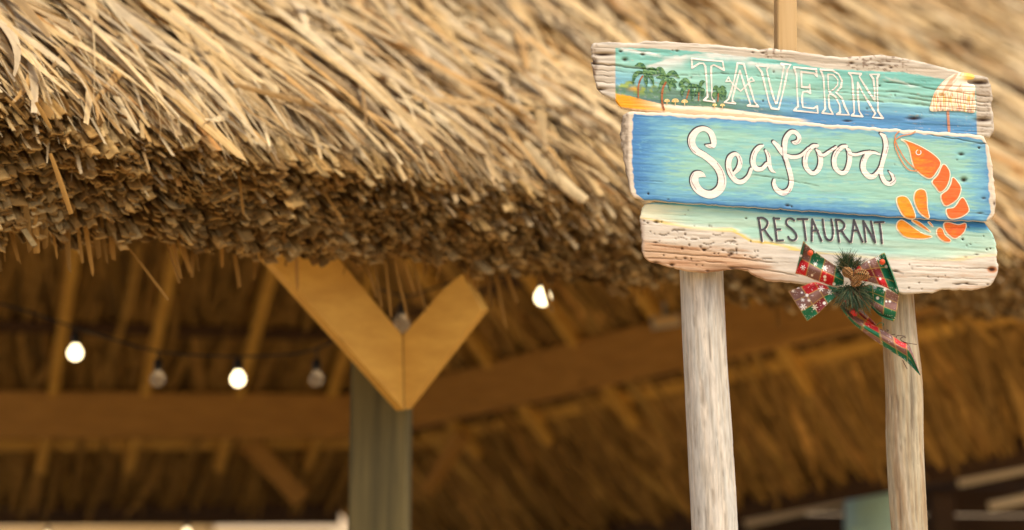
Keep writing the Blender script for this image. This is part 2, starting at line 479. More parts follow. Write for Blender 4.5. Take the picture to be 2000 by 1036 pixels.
# cut face under the eave: thousands of sawn leaf ends
def cut_ends(N, trange, edge=0.0):
    t = trange[0] + (trange[1] - trange[0]) * rng.random(N) ** 1.15
    bfrac = rng.random(N)
    hole = nA(t * 13 + 50, bfrac * T_of(t) * 30) + 0.25 * rng.random(N)
    t, bfrac = t[hole > 0.36], bfrac[hole > 0.36]; N = len(t)          # gaps between the bundles
    Tt = T_of(t)
    bdep = bfrac * Tt
    # far lumps drop below the rest
    K = 9
    W = rng.uniform(0.010, 0.034, N) * np.interp(t, [-1, 1, 4, 8], [0.85, 0.95, 1.5, 1.9]); TH = rng.uniform(0.0026, 0.0058, N) * np.interp(t, [-1, 1, 4, 8], [0.9, 1, 1.8, 2.4])
    A = rng.uniform(0.001, 0.006, N); ph = 12.5 * nA(t * 9, bdep * 16) + rng.normal(0, 0.7, N); fr = 1.2 + 1.6 * nB(t * 6 + 30, bdep * 14) + rng.normal(0, 0.2, N)
    x = np.linspace(-0.5, 0.5, K)
    roll = (nC(t * 5, bdep * 10) - 0.5) * 1.1 + rng.normal(0, 0.18, N)
    droop = 0.0 + 0.25 * bfrac ** 3 + rng.normal(0, 0.05, N)
    ax = unit(FALL[None] + np.array([0, 0, -1.0])[None] * np.clip(droop, -0.1, 1)[:, None] + AL[None] * rng.normal(0, 0.16, N)[:, None])
    sd = unit(AL[None] * np.cos(roll)[:, None] + RN[None] * np.sin(roll)[:, None])
    sd = unit(sd - ax * np.sum(sd * ax, 1, keepdims=True))
    nr = np.cross(sd, ax)
    stick = rng.normal(0.0, 0.008, N) + 0.075 * (nB(t * 15, bdep * 26) - 0.5) + np.where(rng.random(N) < 0.05, rng.uniform(0.01, 0.05, N), 0) - 0.05 * sstep(0.75, 1.0, bfrac)
    tip = E0 + AL * t[:, None] - RN * (bdep)[:, None] + ax * stick[:, None] - FALL[None] * (u_lip(t) * (1 - bfrac))[:, None]
    Lb = rng.uniform(0.05, 0.09, N)
    wave = A[:, None] * np.sin(ph[:, None] + fr[:, None] * x[None] * 2) + rng.normal(0, 0.0002, (N, K))
    V = np.zeros((N, 2, 2, K, 3))
    for sec, dist in ((0, -1), (1, 0)):
        for tb, sg in ((0, 0.5), (1, -0.5)):
            jit = rng.normal(0, 0.0005, (N, K)) if sec == 1 else np.zeros((N, K))
            thk = TH[:, None] * (1 - 0.8 * np.abs(x[None] * 2) ** 3)
            V[:, sec, tb] = tip[:, None, :] + ax[:, None, :] * ((dist * Lb)[:, None] + jit)[..., None] + sd[:, None, :] * (x[None] * W[:, None])[..., None] + nr[:, None, :] * (wave + sg * thk)[..., None]
    b0 = np.arange(N)[:, None] * (4 * K)
    k = np.arange(K - 1)[None]
    idx = lambda sec, tb, kk: b0 + (sec * 2 + tb) * K + kk
    q = lambda a, b_, c, e: np.stack([a, b_, c, e], -1).reshape(-1, 4)
    F = [q(idx(0, 0, k), idx(0, 0, k + 1), idx(1, 0, k + 1), idx(1, 0, k)), q(idx(0, 1, k + 1), idx(0, 1, k), idx(1, 1, k), idx(1, 1, k + 1)), q(idx(1, 0, k), idx(1, 0, k + 1), idx(1, 1, k + 1), idx(1, 1, k))]
    c = np.array([[0.54, 0.34, 0.115], [0.44, 0.26, 0.08], [0.62, 0.43, 0.18], [0.33, 0.18, 0.05]])[rng.integers(0, 4, N)] * rng.uniform(0.30, 0.85, (N, 1))
    C = np.repeat(c, 4 * K, 0)
    return V.reshape(-1, 3), np.concatenate(F), C
V, F, C = cut_ends(19000, (-1.25, 7.0))
mk('cut_leaf_ends', V, [F], M_END, hut, C, smooth=False, kind='stuff')

# short ragged bunches that hang from the lower lip of the cut face
def hang(t, bfr, L, W, swing, fwd, name='hanging_leaf', out=0.0):
    tip0 = E0 + AL * t - RN * (T_of(np.float64(t)) * bfr) + FALL * out
    d = unit(FALL * fwd + np.array([0, 0, -1.0]) + AL * swing)
    return place_leaf(tip0, d, OUT * 0.9 + rng.normal(0, 0.3, 3), L, W, CUT[rng.integers(len(CUT))], name)
for i in range(64):
    t0 = rng.choice([-0.45, -0.3, -0.2, -0.12, 0.08, 0.13, 0.31, 0.52, 0.78, 1.02, 1.2, 1.9, 2.6, 3.0, 3.3]) + rng.normal(0, 0.025)
    hang(t0, rng.uniform(0.80, 0.97), rng.uniform(0.05, 0.125), rng.uniform(0.004, 0.014), rng.normal(0, 0.2), rng.uniform(0.1, 0.6), out=-0.09)
for (p0, p1, W) in [((98, 300), (140, 416), 0.009), ((246, 478), (331, 572), 0.008), ((318, 440), (345, 560), 0.014), ((330, 440), (357, 556), 0.013), ((342, 440), (371, 549), 0.014), ((568, 460), (572, 552), 0.010), ((577, 460), (586, 560), 0.014), ((628, 368), (672, 436), 0.006),
                    ((432, 440), (440, 520), 0.018), ((452, 450), (458, 552), 0.012), ((50, 400), (70, 515), 0.018), ((66, 400), (84, 512), 0.017), ((80, 400), (98, 506), 0.018), ((95, 400), (112, 497), 0.016), ((130, 410), (142, 518), 0.018), ((146, 410), (158, 528), 0.018), ((162, 410), (172, 524), 0.016), ((180, 410), (190, 522), 0.018), ((196, 410), (208, 524), 0.018), ((212, 410), (224, 521), 0.016),
                    ((465, 330), (475, 420), 0.006), ((1045, 490), (1078, 610), 0.013), ((915, 510), (918, 575), 0.012), ((10, 190), (48, 230), 0.006), ((70, 200), (100, 250), 0.008),
                    ((716, 510), (742, 580), 0.010), ((730, 510), (757, 600), 0.008), ((752, 510), (780, 588), 0.010), ((770, 510), (800, 612), 0.007), ((790, 510), (812, 580), 0.010), ((806, 510), (828, 600), 0.008), ((948, 520), (962, 606), 0.016), ((965, 520), (984, 640), 0.012), ((985, 520), (1004, 596), 0.016), ((925, 520), (940, 590), 0.014)]:
    if p0[1] > 395 and p0[0] < 1000: p1 = (p1[0] + rng.normal(0, 7), p1[1] + rng.normal(-6, 16)); W = W * rng.uniform(0.35, 0.95)
    xx = 0.5 * (p0[0] + p1[0])
    dd = np.interp(xx, [0, 200, 900, 1900], [2.74, 2.93, 3.6, 5.25]) + (0.14 if p0[1] > 395 else -0.02)
    leaf_px(p0, p1, dd, dd, W, CUT[rng.integers(len(CUT))], 0.0, 'hanging_leaf')

# the core of the near roof: one thick slab under the leaves
ts = np.linspace(-2.6, 22.0, 100)
V = []
for tt in ts:
    T = float(T_of(np.float64(tt)))
    um = float(np.interp(tt, [-2, 0, 4, 7, 12], [3.0, 3.3, 4.6, 7.5, 11.0]))
    for (uu, hh) in [(0.075 + float(u_lip(tt)), -0.09), (0.085, -T * 0.5), (0.16, -T * 0.93), (um, -T), (um, -0.13)]:
        V.append(roof(np.float64(tt), np.float64(uu), np.float64(hh)))
nS = 5
F = []
for i in range(len(ts) - 1):
    for j in range(nS):
        k = (j + 1) % nS
        F.append([i * nS + j, (i + 1) * nS + j, (i + 1) * nS + k, i * nS + k])
mk('thatch_core_or_cover', V, [np.array(F)], M_DECK, hut, smooth=False)

# ---- far side of the roof, seen from below
Z = np.array([0, 0, 1.0])
def eave_solve(A, al, upd, Lab, s, y0, k):
    lo, hi = -2.4, -0.25
    for _ in range(30):
        m = 0.5 * (lo + hi)
        p = project((A + al * (s * Lab) + upd * m)[None])[0]
        if p[1] > y0 - k * (p[0] - 1440): lo = m
        else: hi = m
    return hi
def facet(A, B, inward, q0, q1, slope, N, wr, tone_lo, tone_hi, s0=0.0, s1=1.0, lift=0.0, lean=0.12):
    A = np.array(A); B = np.array(B)
    al = unit(B - A)
    inn = np.array(inward, float); inn = inn - Z * inn[2]
    alh = unit(np.array([al[0], al[1], 0])); inn = unit(inn - alh * (inn @ alh))
    upd = unit(inn * math.cos(slope) + Z * math.sin(slope))
    nd = unit(np.cross(al, upd)); nd = -nd if nd[2] > 0 else nd       # facing down into the hut
    Lab = np.linalg.norm(B - A)
    if isinstance(q0, tuple):
        gs = np.linspace(s0, s1, 30); gq = np.array([eave_solve(A, al, upd, Lab, v_, *q0) for v_ in gs])
        q0f = lambda v_: np.interp(v_, gs, gq)
    else:
        q0f = lambda v_, q_=q0: np.full(np.shape(v_), q_)
    def qmax(sv):
        # how far up the slope this side runs before it meets the near roof
        p0 = A + al * (sv * Lab)
        k = (-0.42 - (p0 - E0) @ RN) / (upd @ RN)
        if q0[1] > 0 and sv < -0.005: k = min(k, -0.3)
        return float(np.clip(k, float(q0f(sv)) + 0.05, q1))
    V = []
    sv = np.linspace(s0, s1, 24)
    for v_ in sv:
        for qq in (float(q0f(v_)), qmax(v_)):
            for off_ in (0.05, 0.25):
                V.append(A + al * (v_ * Lab) + upd * qq - nd * (off_ + lift))
    F = []
    for i in range(len(sv) - 1):
        a_ = i * 4; b_ = a_ + 4
        F += [[a_, b_, b_ + 2, a_ + 2], [a_ + 1, a_ + 3, b_ + 3, b_ + 1], [a_, a_ + 1, b_ + 1, b_], [a_ + 2, b_ + 2, b_ + 3, a_ + 3]]
    mk('thatch_core_or_cover', V, [np.array(F)], M_DECK, hut, smooth=False)
    s = rng.uniform(s0, s1, N) * Lab; q = rng.uniform(-2.0, q1, N)
    L = rng.uniform(0.5, 1.1, N)
    ql = q0f(s / Lab) + L + rng.uniform(-0.06, 0.05, N)
    q = np.where(q < ql - 0.6 * L, q + (q1 + 2.0) * 0.3, q); q = np.maximum(q, ql)
    keep = q < np.array([qmax(v_) for v_ in s / Lab])
    s, q, L = s[keep], q[keep], L[keep]; N = len(s)
    root = A + al * s[:, None] + upd * q[:, None] + nd * (rng.uniform(-0.04, 0.03, N) - lift)[:, None]
    d = -upd[None] + al[None] * rng.normal(0, lean, N)[:, None] + nd[None] * rng.normal(0.0, 0.03, N)[:, None]
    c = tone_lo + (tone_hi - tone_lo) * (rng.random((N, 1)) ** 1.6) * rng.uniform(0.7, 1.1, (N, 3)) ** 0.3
    V, F, C = strands(root, d, np.tile(nd, (N, 1)) + rng.normal(0, 0.35, (N, 3)), L, rng.uniform(*wr, N), rng.normal(0, 0.05, N), rng.normal(0, 0.02, N), rng.uniform(0, 0.3, N), rng.normal(0, 0.9, N), rng.uniform(0.3, 1, N), 5, c, c * 0.95)
    return (V, F, C), (A, al, upd, nd, Lab, qmax, q0f)

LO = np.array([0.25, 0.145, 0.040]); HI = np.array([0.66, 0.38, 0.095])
Lb_, Bm = P(-500, 766, 8.2), P(742, 778, 9.7)
Rb_ = P(2250, 402, 6.4)
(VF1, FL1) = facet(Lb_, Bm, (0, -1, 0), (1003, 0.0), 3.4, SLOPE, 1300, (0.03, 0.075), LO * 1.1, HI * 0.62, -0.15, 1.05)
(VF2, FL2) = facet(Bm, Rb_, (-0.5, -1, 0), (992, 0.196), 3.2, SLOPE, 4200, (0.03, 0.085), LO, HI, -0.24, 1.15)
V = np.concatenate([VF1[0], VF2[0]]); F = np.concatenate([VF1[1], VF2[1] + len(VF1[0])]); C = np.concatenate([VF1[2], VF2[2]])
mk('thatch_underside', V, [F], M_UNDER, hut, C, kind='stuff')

def fpt(FL, s, q, below=0.0):
    A, al, upd, nd, Lab, qmax, q0f = FL
    return A + al * (s * Lab) + upd * q + nd * below
# ring beams, rafters, laths, and a dark strip painting shade below each beam
for FL, s0, s1 in ((FL1, -0.1, 1.0), (FL2, 0.0, 1.15)):
    beam('ring_beam', fpt(FL, s0, 0, 0.17), fpt(FL, s1, 0, 0.17), 0.09, 0.29, M_BEAM, hut)
for FL, ss, lq in ((FL1, (0.16, 0.30, 0.44, 0.585, 0.74, 0.90), (0.30, -0.36)), (FL2, (0.10, 0.225, 0.36, 0.48, 0.60, 0.72, 0.85), (0.30, -0.36))):
    A, al, upd, nd, Lab, qmax, q0f = FL
    for s in ss:
        if qmax(s) > 0.2: beam('rafter', fpt(FL, s, -0.62, 0.07), fpt(FL, s, min(3.0, qmax(s)), 0.07), 0.06, 0.09, M_BRACE, hut, upv=nd)
    for q in (-0.25, -0.42, 0.62, 1.4):  # the dark strip nearest below the beam stands in for shaded gaps
        se = max([v for v in np.linspace(0, 1.1, 45) if qmax(v) > q + 0.05] + [0.1])
        beam('lath_or_shade_strip', fpt(FL, -0.05, q, 0.035), fpt(FL, se, q, 0.035), 0.035, 0.14 if q == -0.25 else 0.09, M_BRACE if q == -0.42 else M_DARKPLANK, hut, upv=upd)
# dark strip along the far eave, its backlit fringe put into the colour
for FL, s0, s1 in ((FL1, -0.1, 1.0), (FL2, 0.0, 1.2)):
    A, al, upd, nd, Lab, qmax, q0f = FL
    ks = np.linspace(max(s0, -0.05), min(s1, 1.1), 2 if FL is FL1 else 6)
    for ka, kb in zip(ks[:-1], ks[1:]):
        beam('backlit_fringe_strip', fpt(FL, ka, float(q0f(ka)) + 0.0, 0.0), fpt(FL, kb, float(q0f(kb)) + 0.0, 0.0), 0.05, 0.16, M_DARKPLANK, hut)
# diagonal braces of the far corner
beam('brace', P(470, 850, 9.6), P(590, 975, 9.6), 0.06, 0.13, M_BEAM, hut, upv=(0.7, 0, 0.7))
beam('brace', P(905, 850, 9.2), P(835, 960, 9.3), 0.06, 0.11, M_BEAM, hut, upv=(0.7, 0, 0.7))

# near corner post and its pair of braces
pc = P(742, 700, 3.95)
hw = 0.0815
V, F = beam_mesh(np.array([pc[0], pc[1] + hw, 0.0]), np.array([pc[0], pc[1] + hw, float(P(742.0, 668.0, 4.03)[2])]), np.array([hw, 0, 0]), np.array([0, hw, 0]), 0.008)
mk('post', V, F, M_POST, hut, smooth=False)

def prism(name, pts, dep, thick, mat, parent, tdir=None):
    """solid board: outline (photograph pixels with a depth each), given its thickness away from the viewer"""
    A = np.array([P(np.float64(x), np.float64(y), dd) for (x, y), dd in zip(pts, dep)])
    nrm = unit(np.cross(A[1] - A[0], A[2] - A[1]))
    if nrm @ (A[0] - EYE) < 0: nrm = -nrm
    if tdir is not None: nrm = np.array(tdir)
    # chamfered rim: an inset front outline
    c = A.mean(0)
    n_ = len(A)
    Fr = A + unit(c - A) * 0.0015
    V = np.concatenate([Fr, A + nrm * 0.0015, A + nrm * thick])
    i = np.arange(n_); j = (i + 1) % n_
    F = [np.stack([i, j, j + n_, i + n_], 1), np.stack([i + n_, j + n_, j + 2 * n_, i + 2 * n_], 1)]
    return mk(name, V, F + [np.array([i[::-1]]), np.array([i + 2 * n_])], mat, parent, smooth=False)
dl = lambda x: 3.80 - (785 - x) * 0.00115
prism('brace', [(505, 485), (380, 340), (520, 340), (640, 478), (786, 655), (789, 801)], [dl(505), dl(380), dl(520), dl(640), dl(786), dl(789)], 0.055, M_BRACE, hut, unit(np.array([-0.42, 0.9, 0.0])))
dr = lambda x: 3.806 - (x - 785) * 0.0004
prism('brace', [(787, 655), (868, 562), (903, 535), (942, 606), (790, 801)], [dr(787), dr(868), dr(903), dr(942), dr(790)], 0.055, M_BRACE, hut)
# near ring beam, mostly hidden by the eave
nb = P(742, 500, 3.97)
nb = nb + Z * ((-0.26 - (nb - E0) @ RN) / RN[2])
beam('ring_beam', nb - AL * 1.2, nb + AL * 2.6, 0.09, 0.20, M_BEAM, hut)
# unseen flat cover added to keep light out between the near and far slopes
zc = float(roof(np.float64(0), np.float64(3.2), np.float64(-0.15))[2])
c0, c1 = roof(np.float64(-2.6), np.float64(3.1), np.float64(-0.15)), roof(np.float64(4.0), np.float64(4.3), np.float64(-0.15))
mk('thatch_core_or_cover', [c0, c1, [c1[0] - 1.0, 9.0, c1[2]], [c0[0] - 0.5, 8.4, c0[2]], c0 + Z * 0.2, c1 + Z * 0.2, [c1[0] - 1.0, 9.0, c1[2] + 0.2], [c0[0] - 0.5, 8.4, c0[2] + 0.2]], [BOXF], M_DECK, hut, smooth=False)

# ================================================================== string lights
def lathe(name, base, axis, prof, mat, parent, n=20, col=None, smooth=True):
    axis = unit(np.array(axis, float))
    x = unit(np.cross(axis, [0.3, 1, 0.2])); y = np.cross(axis, x)
    th = np.linspace(0, 2 * np.pi, n, endpoint=False)
    V = []
    for (h, r) in prof:
        V.append(np.array(base) + axis * h + r * (np.cos(th)[:, None] * x + np.sin(th)[:, None] * y))
    V = np.concatenate(V)
    F = []
    m = len(prof)
    for a in range(m - 1):
        i = np.arange(n); j = (i + 1) % n
        F.append(np.stack([a * n + i, a * n + j, (a + 1) * n + j, (a + 1) * n + i], 1))
    caps = np.array([np.arange(n)[::-1], (m - 1) * n + np.arange(n)])
    return mk(name, V, [np.concatenate(F), caps], mat, parent, col, smooth)

def tube(name, pts, r, mat, parent, n=8, col=None):
    pts = np.array(pts, float)
    tg = unit(np.gradient(pts, axis=0))
    ref = np.array([0.13, 0.2, 1.0])
    sx = unit(np.cross(tg, ref)); sy = np.cross(sx, tg)
    th = np.linspace(0, 2 * np.pi, n, endpoint=False)
    r = np.broadcast_to(np.asarray(r, float), (len(pts),))
    V = pts[:, None, :] + r[:, None, None] * (np.cos(th)[None, :, None] * sx[:, None] + np.sin(th)[None, :, None] * sy[:, None])
    V = V.reshape(-1, 3)
    F = []
    for a in range(len(pts) - 1):
        i = np.arange(n); j = (i + 1) % n
        F.append(np.stack([a * n + i, a * n + j, (a + 1) * n + j, (a + 1) * n + i], 1))
    caps = np.array([np.arange(n)[::-1], (len(pts) - 1) * n + np.arange(n)])
    return mk(name, V, [np.concatenate(F), caps], mat, parent, col)

BULB = [(0, 0.011), (0.006, 0.013), (0.014, 0.0185), (0.024, 0.0235), (0.034, 0.0245), (0.044, 0.0215), (0.052, 0.014), (0.056, 0.004)]
def string_light(label, wire, bulbs, depth, group=None, scale=1.0):
    root = empty('light_string', P(np.float64(wire[0][0]), np.float64(wire[0][1]), depth), label, 'string lights', group)
    pts = np.array(wire, float)
    xs = np.linspace(pts[0, 0], pts[-1, 0], 60)
    ys = np.interp(xs, pts[:, 0], pts[:, 1])
    ys = np.convolve(np.pad(ys, 3, mode='edge'), np.ones(7) / 7, 'valid')
    tube('cable', P(xs, ys, np.full(60, depth)), 0.0035, M_CABLE, root)
    for (x, y, lit) in bulbs:
        c = P(np.float64(x), np.float64(y), depth)
        yw = np.interp(x, xs, ys)
        topw = P(np.float64(x), np.float64(yw), depth)
        b0 = c + Z * 0.026 * scale
        so_ = lathe('socket', b0 + Z * 0.034, (0, 0, -1), [(0.0, 0.006), (0.004, 0.013), (0.03, 0.0145), (0.036, 0.0135)], M_CABLE, root)
        if topw[2] > b0[2] + 0.04: tube('drop_wire', np.array([b0 + Z * 0.033 + (topw - b0 - Z * 0.033) * k for k in np.linspace(0, 1, 4)]), 0.003, M_CABLE, root)
        bb = lathe('bulb', b0, (0, 0, -1), [(h * scale, r * scale) for h, r in BULB], M_LIT if lit else M_GLASS, so_)
        bb['label'] = 'glowing bulb' if lit else 'unlit clear bulb'
    return root
string_light('drooping black cable of round bulbs, two glowing and two unlit, under the thatch at left', [(-260, 560), (0, 590), (147, 640), (308, 690), (465, 698), (618, 690), (742, 610)],
             [(147, 687, 1), (308, 738, 0), (465, 738, 1), (618, 738, 0)], 4.5, 'string lights inside the hut')
string_light('wire with one glowing bulb just under the eave, left of the sign', [(742, 560), (785, 585), (900, 545), (1060, 535), (1250, 560)],
             [(785, 630, 0), (1060, 578, 1)], 4.5, 'string lights inside the hut', 1.1)
string_light('far string light whose glowing bulbs show at the bottom edge above the pale rail', [(-100, 985), (92, 1005), (365, 1000), (640, 1002)],
             [(92, 1048, 1), (365, 1040, 1)], 8.5, 'string lights inside the hut', 0.9)

# small flood lamp on the right beam
lp = P(1300, 640, 7.0)
fl = empty('flood_lamp', lp, 'small grey flood lamp fixed under the hut beam beside the left sign post', 'lamp')
beam('lamp_body', lp + np.array([-0.07, 0, 0.02]), lp + np.array([0.07, 0, 0.04]), 0.07, 0.06, M_LAMP, fl)
beam('lamp_bracket', lp + np.array([0, 0.05, 0.03]), lp + np.array([0, 0.05, 0.13]), 0.02, 0.015, M_LAMP, fl, upv=(0, 1, 0))
beam('lens', lp + np.array([-0.06, -0.039, 0.022]), lp + np.array([0.06, -0.039, 0.038]), 0.008, 0.045, M_PALE, fl)

# ================================================================== beyond the hut
rl = empty('pale_railing', P(200, 1030, 12.0) * np.array([1, 1, 0]), 'sunlit pale timber railing low behind the hut at left', 'railing')
def rail(x0, y0, x1, y1, d, w, h, name='rail', mat=M_PALE, par=rl):
    return beam(name, P(np.float64(x0), np.float64(y0), d), P(np.float64(x1), np.float64(y1), d), w, h, mat, par)
rail(-500, 1060, 412, 1050, 12.0, 0.30, 0.22)
rail(395, 1059, 645, 1060, 12.3, 0.30, 0.20)
for x in (-380, 0, 330, 600):
    p = P(np.float64(x), 1060.0, 12.2)
    beam('rail_post', [p[0], p[1], 0], [p[0], p[1], p[2] - 0.03], 0.1, 0.1, M_PALE, rl, upv=(0, 1, 0))

wl = empty('plank_wall', P(1800, 1030, 10.6) * np.array([1, 1, 0]), 'dark brown plank wall with pale ledges behind the hut at lower right', 'wall')
a0 = P(1000, 1170, 11.9); a1 = P(2500, 830, 9.4)
ah = a1 - a0; ah[2] = 0; ah_u = unit(ah); nrm_w = unit(np.array([ah_u[1], -ah_u[0], 0]))
for k in range(12):
    z = 0.11 + k * 0.205
    p0 = np.array([a0[0], a0[1], z]); p1 = np.array([a1[0], a1[1], z])
    beam('plank', p0, p1, 0.03, 0.198, M_DARKPLANK, wl)
def ledge(x0, y0, x1, y1, d0, d1, h, dp=0.05):
    beam('ledge', P(np.float64(x0), np.float64(y0), d0), P(np.float64(x1), np.float64(y1), d1), dp, h, M_LEDGE, wl)
ledge(1455, 1020, 1700, 962, 10.2, 9.9, 0.085)
ledge(1872, 943, 2120, 890, 9.7, 9.4, 0.062)
ledge(1932, 990, 2120, 948, 9.6, 9.4, 0.062)
pp = P(1838, 1000, 9.9)
beam('wall_post', [pp[0], pp[1], 0], [pp[0], pp[1], pp[2] + 0.12], 0.16, 0.12, M_DARKPLANK, wl, upv=(0, 1, 0))

tk = P(1722, 1000, 9.2)
tank = empty('water_tank', [tk[0], tk[1], 0], 'teal green cylindrical tank with a rounded shoulder behind the right sign post', 'tank')
zt = P(1735, 955, 9.2)[2]
R_ = 0.235
lathe('tank_body', [tk[0], tk[1], 0], Z, [(0, R_ * 0.96), (0.03, R_), (zt - 0.30, R_), (zt - 0.28, R_ * 1.03), (zt - 0.22, R_ * 1.03), (zt - 0.20, R_), (zt - 0.10, R_), (zt - 0.055, R_ * 0.965), (zt - 0.02, R_ * 0.87), (zt - 0.004, R_ * 0.74)], M_TEAL, tank, 40)
lathe('tank_lid', [tk[0], tk[1], zt - 0.006], Z, [(0, R_ * 0.66), (0.02, R_ * 0.66), (0.03, R_ * 0.6), (0.035, R_ * 0.2)], M_TEAL, tank, 32)

# ================================================================== the painted sign
PXM = YS / FPX                                   # metres per photograph pixel on the sign
sg = S(np.float64(1570), np.float64(518), np.float64(-0.06))
sign = empty('restaurant_sign', [sg[0], sg[1], 0], 'hand painted driftwood sign of three boards on two weathered poles reading TAVERN Seafood RESTAURANT', 'sign')
n1, n2, n3, n4 = VN(21), VN(22), VN(23), VN(24)

class Board:
    def __init__(s, top, bot, lx, rx, h0, r, seed):
        s.top, s.bot, s.lx, s.rx, s.h0, s.r, s.seed = top, bot, lx, rx, h0, r, seed
        s.holes = []; s.cracks = []
        s.nz = VN(seed)
    def jag(s, x, k): return (s.nz.fbm(x / 14.0, np.zeros_like(x) + 7.7 * k, 3) - 0.5) * 4.5
    def edges(s, x):
        return interp(x, s.top) + s.jag(x, 1), interp(x, s.bot) + s.jag(x, 2)
    def relief(s, x, y):
        """surface height in pixels (grain, dents, cracks, worm holes)"""
        yt, yb = s.edges(x); t = np.clip((y - yt) / (yb - yt), 0, 1)
        yy = y - 0.055 * (x - 1550)
        h = (s.nz.fbm(x / 130.0, yy / 9.0, 4) - 0.5) * (1.0 if s.seed == 41 else 2.2) + (s.nz.fbm(x / 400.0 + 5, yy / 60.0, 2) - 0.5) * 2.6
        g = s.nz(x / 90.0 + 31, yy / 3.1)
        h = h - (0.4 if s.seed == 41 else 0.9) * sstep(0.72, 0.95, g)
        for (cx, cy, rx_, ry_, dep) in s.holes:
            q = ((x - cx) / rx_) ** 2 + ((y - cy) / ry_) ** 2
            h = h - dep * np.exp(-q * 1.3)
        for (pts, wd, dep) in s.cracks:
            p = np.array(pts, float)
            cy = np.interp(x, p[:, 0], p[:, 1], left=-999, right=-999)
            q = np.abs(y - cy - (s.nz(x / 11.0, x * 0 + 3) - 0.5) * 2.0) / wd
            fade = sstep(p[0, 0], p[0, 0] + 15, x) * (1 - sstep(p[-1, 0] - 15, p[-1, 0], x)) if p[0, 0] > 1170 else 1 - sstep(p[-1, 0] - 15, p[-1, 0], x)
            h = h - dep * np.exp(-q * q) * fade
        return h
    def xl(s, t, y): return interp(t, s.lx) + (s.nz.fbm(y / 9.0, y * 0 + 2, 3) - 0.5) * 4
    def xr(s, t, y): return interp(t, s.rx) + (s.nz.fbm(y / 9.0, y * 0 + 60, 3) - 0.5) * 4
    def height(s, x, y):
        """front height (m) at a pixel, edge rounding included"""
        yt, yb = s.edges(x)
        t = np.clip((y - yt) / (yb - yt), 0, 1)
        xl, xr = s.xl(t, y), s.xr(t, y)
        e = np.minimum(np.minimum(x - xl, xr - x), np.minimum(y - yt, yb - y))
        e = np.clip(e, 0, s.r)
        drop = s.r * (1 - np.sqrt(np.clip(1 - (1 - e / s.r) ** 2, 0, 1)))
        return s.h0 + (s.relief(x, y) * np.clip(e / s.r, 0.25, 1) - drop) * PXM
    def build(s, colorf, step=1.5, label=None):
        x0 = min(p[1] for p in s.lx) - 2; x1 = max(p[1] for p in s.rx) + 2
        ym = np.mean([p[1] for p in s.top]); yM = np.mean([p[1] for p in s.bot])
        nx = int((x1 - x0) / step); ny = int((yM - ym) / step) + 1
        tt = np.linspace(0, 1, ny); tt = 0.5 - 0.5 * np.cos(np.pi * tt) * (0.35) - (1 - 0.35) * 0.5 * (1 - 2 * tt)   # denser near the rims
        ss = np.linspace(0, 1, nx); ss = 0.5 - 0.5 * np.cos(np.pi * ss) * 0.15 - 0.85 * 0.5 * (1 - 2 * ss)
        SS, TT = np.meshgrid(ss, tt, indexing='ij')
        yg = ym + (yM - ym) * TT
        xl, xr = s.xl(TT, yg), s.xr(TT, yg)
        X = xl + (xr - xl) * SS
        yt, yb = s.edges(X)
        Y = yt + (yb - yt) * TT
        eL = np.minimum(X - xl, xr - X); eV = np.minimum(Y - yt, yb - Y)
        e = np.clip(np.minimum(eL, eV), 0, s.r)
        drop = s.r * (1 - np.sqrt(np.clip(1 - (1 - e / s.r) ** 2, 0, 1)))
        H = s.h0 + (s.relief(X, Y) * np.clip(e / s.r, 0.25, 1) - drop) * PXM
        s.last = (X, Y, H, e)
        Cc = colorf(X, Y, SS, TT, e)
        V = S(X, Y, H).reshape(-1, 3)
        C = Cc.reshape(-1, 3)
        F = [grid_faces(nx, ny)]
        # back and side walls
        ib = np.concatenate([np.arange(nx) * ny, (nx - 1) * ny + np.arange(1, ny), np.arange(nx - 2, -1, -1) * ny + ny - 1, np.arange(ny - 2, 0, -1)])
        nb = len(ib)
        Xb, Yb = X.reshape(-1)[ib], Y.reshape(-1)[ib]
        Vb = S(Xb, Yb, np.full(nb, s.h0 - 0.030))
        base = len(V)
        i = np.arange(nb); j = (i + 1) % nb
        F.append(np.stack([ib[j], ib[i], base + i, base + j], 1))
        wood = lin(205, 170, 130) * 0.85
        V = np.concatenate([V, Vb]); C = np.concatenate([C, np.tile(wood, (nb, 1))])
        # flat back as a fan of quads between the two long edges
        V = np.concatenate([V, Vb.mean(0)[None]]); C = np.concatenate([C, wood[None]])
        F.append(np.stack([base + j, base + i, np.full(nb, len(V) - 1)], 1))
        o = mk('board', V, F, M_PAINT, sign, C)
        o['label'] = label
        s.obj = o
        return o

